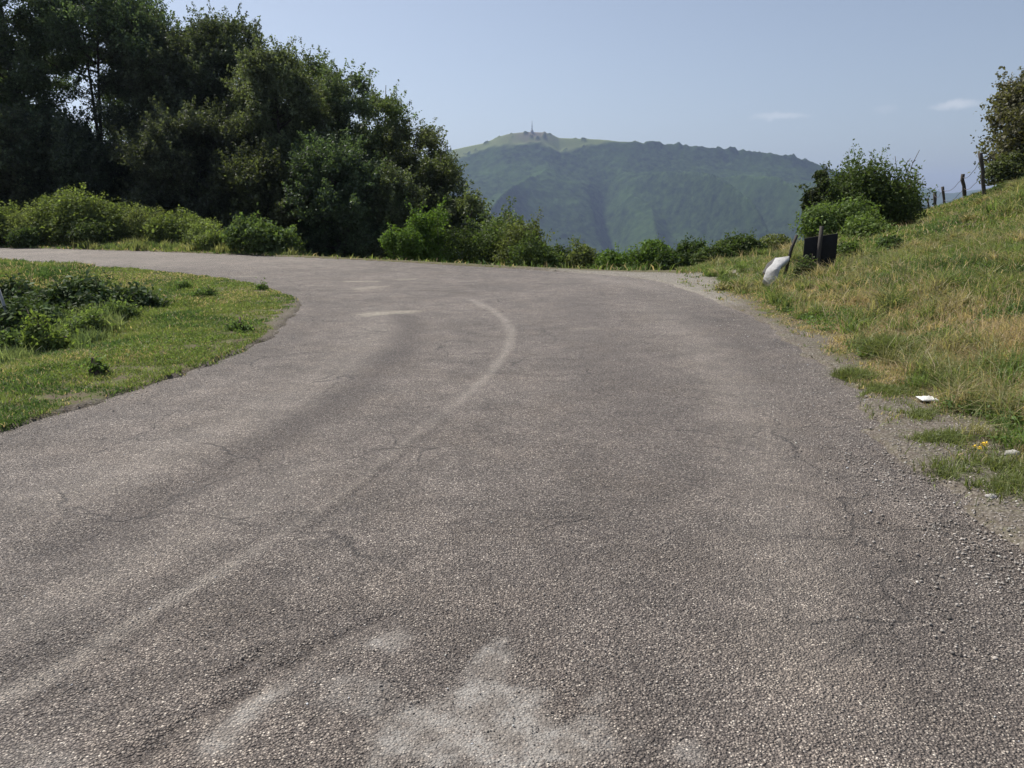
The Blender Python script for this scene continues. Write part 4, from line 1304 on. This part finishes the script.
# leaning metal stake at the left edge
D = 11.2
a = at(18, 345, D); c_ = at(-2, 288, D)
m, t = new_mat('galvanised_steel'); b = NB(t)
p_ = b.surf((0.30, 0.30, 0.31), 0.5, None, 0.5)
V, F = tube([tuple((a - c_) * -0.0 + np.array([0, 0, -0.2])), tuple((c_ - a) * 0.5), tuple(c_ - a)], [0.022, 0.022, 0.022], 8)
o = mesh_np('metal_stake', V, F, m, smooth=True); o.location = tuple(a)
tag(o, 'thin grey stake leaning left in the brambles at the left edge', 'stake')

# crumpled white litter
m, t = new_mat('white_paper'); b = NB(t)
nz = b.noise(b.n('ShaderNodeTexCoord').outputs['Object'], 30, 4)
b.surf(b.mix(nz, (0.62, 0.61, 0.58), (0.82, 0.81, 0.79)), 0.6, b.bump(nz, 0.5, 0.01))
p = gp(928, 399, 0.06)
z0 = gz(p[0], p[1]) + 0.02
rg = np.random.default_rng(5)
U, Vv = np.meshgrid(np.linspace(-1, 1, 13), np.linspace(-1, 1, 9))
base_ = np.stack([U.ravel() * 0.075, Vv.ravel() * 0.05, np.zeros(U.size)], 1)
rim = (1 - np.maximum(np.abs(U), np.abs(Vv)).ravel() ** 4)
topv = base_ + np.stack([0 * rim, 0 * rim, 0.006 + 0.014 * rim + rg.normal(0, 0.006, len(rim)) * rim], 1)
i = np.arange(8)[:, None] * 13 + np.arange(12)[None, :]
F1 = np.stack([i, i + 1, i + 14, i + 13], -1).reshape(-1, 4)
border = list(range(13)) + [13 * r_ + 12 for r_ in range(1, 9)] + [8 * 13 + q_ for q_ in range(11, -1, -1)] + [13 * r_ for r_ in range(7, 0, -1)]
nb_ = len(base_)
F3 = np.array([[border[q_], border[(q_ + 1) % len(border)], border[(q_ + 1) % len(border)] + nb_, border[q_] + nb_] for q_ in range(len(border))])
o = mesh_np('crumpled_wrapper', np.vstack([base_, topv]), [F1[:, ::-1], F1 + nb_, F3], m)
o.location = (p[0], p[1], z0); o.rotation_euler = (0.1, 0.05, 0.1)
tag(o, 'crumpled white wrapper lying at the grass edge on the right', 'litter')

# yellow flowers
m, t = new_mat('yellow_petals'); b = NB(t)
b.surf((0.75, 0.50, 0.02), 0.6)
M_YEL = m
m, t = new_mat('flower_stem'); b = NB(t)
b.surf((0.09, 0.14, 0.04), 0.7)
M_GSTEM = m
for (lab, px, py, D, r_, sd) in (('larger yellow flower on the right verge, near the road edge', 985, 453, 4.75, 0.017, 1), ('smaller yellow flower left of the larger one near the road edge', 978, 459, 4.7, 0.013, 2),
                                 ('yellow flower alone further up in the grass', 1018, 408, 5.4, 0.012, 3)):
    hp = at(px, py, D)
    zb = gz(hp[0], D)
    if hp[2] < zb + 0.06: hp[2] = zb + 0.06
    root = empty('yellow_flower', (hp[0], D, zb))
    hz_ = hp[2] - zb
    V, F = tube([(0.01, 0, -0.01), (0, 0.01, hz_ * 0.5), (0, 0, hz_)], [0.0015, 0.0013, 0.001], 4)
    mesh_np('stem', V, F, M_GSTEM, parent=root)
    mb = MB()
    rg = np.random.default_rng(sd)
    for head in range(3):
        c0 = np.array([rg.normal(0, r_ * 0.8), rg.normal(0, r_ * 0.8), hz_ + rg.normal(0, 0.006)])
        for k_ in range(8):
            a_ = k_ * math.pi / 4
            d1 = np.array([math.cos(a_), math.sin(a_), 0.9 * math.sin(a_ * 2 + head)]); sd1 = np.array([-math.sin(a_), math.cos(a_), 0]) * 0.3
            V = np.array([c0, c0 + (d1 * 0.6 + sd1) * r_, c0 + d1 * r_, c0 + (d1 * 0.6 - sd1) * r_])
            mb.add(V, np.array([[0, 1, 2, 3]]))
    mb.build('petals', M_YEL, root)
    tag(root, lab, 'flower', 'yellow flowers in the right verge')
# weed cushion by the flowers
for (lab, px, py, wpx, h, sd) in (('flat green weed cushion at the road edge below the yellow flowers', 982, 476, 88, 0.09, 111),
                                  ('small green weed cushion in the gravel left of the flowers', 945, 440, 40, 0.06, 112),
                                  ('low weed mat at the gravel edge left of the white wrapper', 905, 413, 52, 0.06, 113),
                                  ('weed mat behind and left of the white wrapper', 882, 392, 44, 0.06, 114),
                                  ('dark leafy weed standing in the straw grass', 888, 358, 26, 0.26, 115),
                                  ('weed clump at the road edge where the straw grass starts', 850, 377, 34, 0.10, 116)):
    p = gp(px, py, 0.03)
    rg = np.random.default_rng(sd)
    w_ = wpx * p[1] / FPX / 2
    n = int(10000 * w_)+900
    u = rg.normal(0, 0.5, (n, 2))
    x = p[0] + u[:, 0] * w_ * 1.5 + 0.3 * u[:, 1] * w_; y = p[1] + u[:, 1] * w_ * 1.3
    k = rg.random(n) < sstep(0.42, 0.60, fbm(x, y, 0.16, 3, sd, 0.6))
    x, y = x[k], y[k]
    z = ground_h(x, y)
    tn = leafcol(len(x), rg, (0.13, 0.16, 0.065), 0.35, 0.5)
    V, F, cc = blades(np.stack([x, y, z - 0.005], 1), h * rg.uniform(.4, 1.1, len(x)), rg.uniform(0.0018, 0.0040, len(x)) * (1 if h < .2 else 2), tn, rg, 0.6, 0.9)
    o = mesh_np('weed_cushion', V - np.array([p[0], p[1], 0]), F, M_GRASS, col=cc)
    o.location = (p[0], p[1], 0)
    tag(o, lab, 'weeds', 'weed cushions at the right road edge')

# radio mast on the summit
D = MD
tp = at(532, 120.5, D); bp = at(532, 132.5, D)
m, t = new_mat('mast_paint'); b = NB(t)
b.surf((0.22, 0.21, 0.21), 0.7)
root = empty('radio_mast', bp)
H = tp[2] - bp[2]
V, F = tube([(0, 0, -4), (0, 0, H * 0.25), (0, 0, H * 0.55), (0, 0, H)], [3.2, 2.2, 1.3, 0.5], 8)
mesh_np('mast', V, F, m, parent=root, smooth=True)
V, F = tube([(0, 0, -6), (0, 0, H * 0.10), (0, 0, H * 0.16), (0, 0, H * 0.20)], [6.5, 5.6, 4.8, 3.4], 8)
mesh_np('base', V, F, m, parent=root)
V, F = tube([(0, 0, H * 0.52), (0, 0, H * 0.56)], [2.2, 2.2], 8)
mesh_np('platform', V, F, m, parent=root)
tag(root, 'tall thin radio mast on the bare summit of the mountain', 'mast')
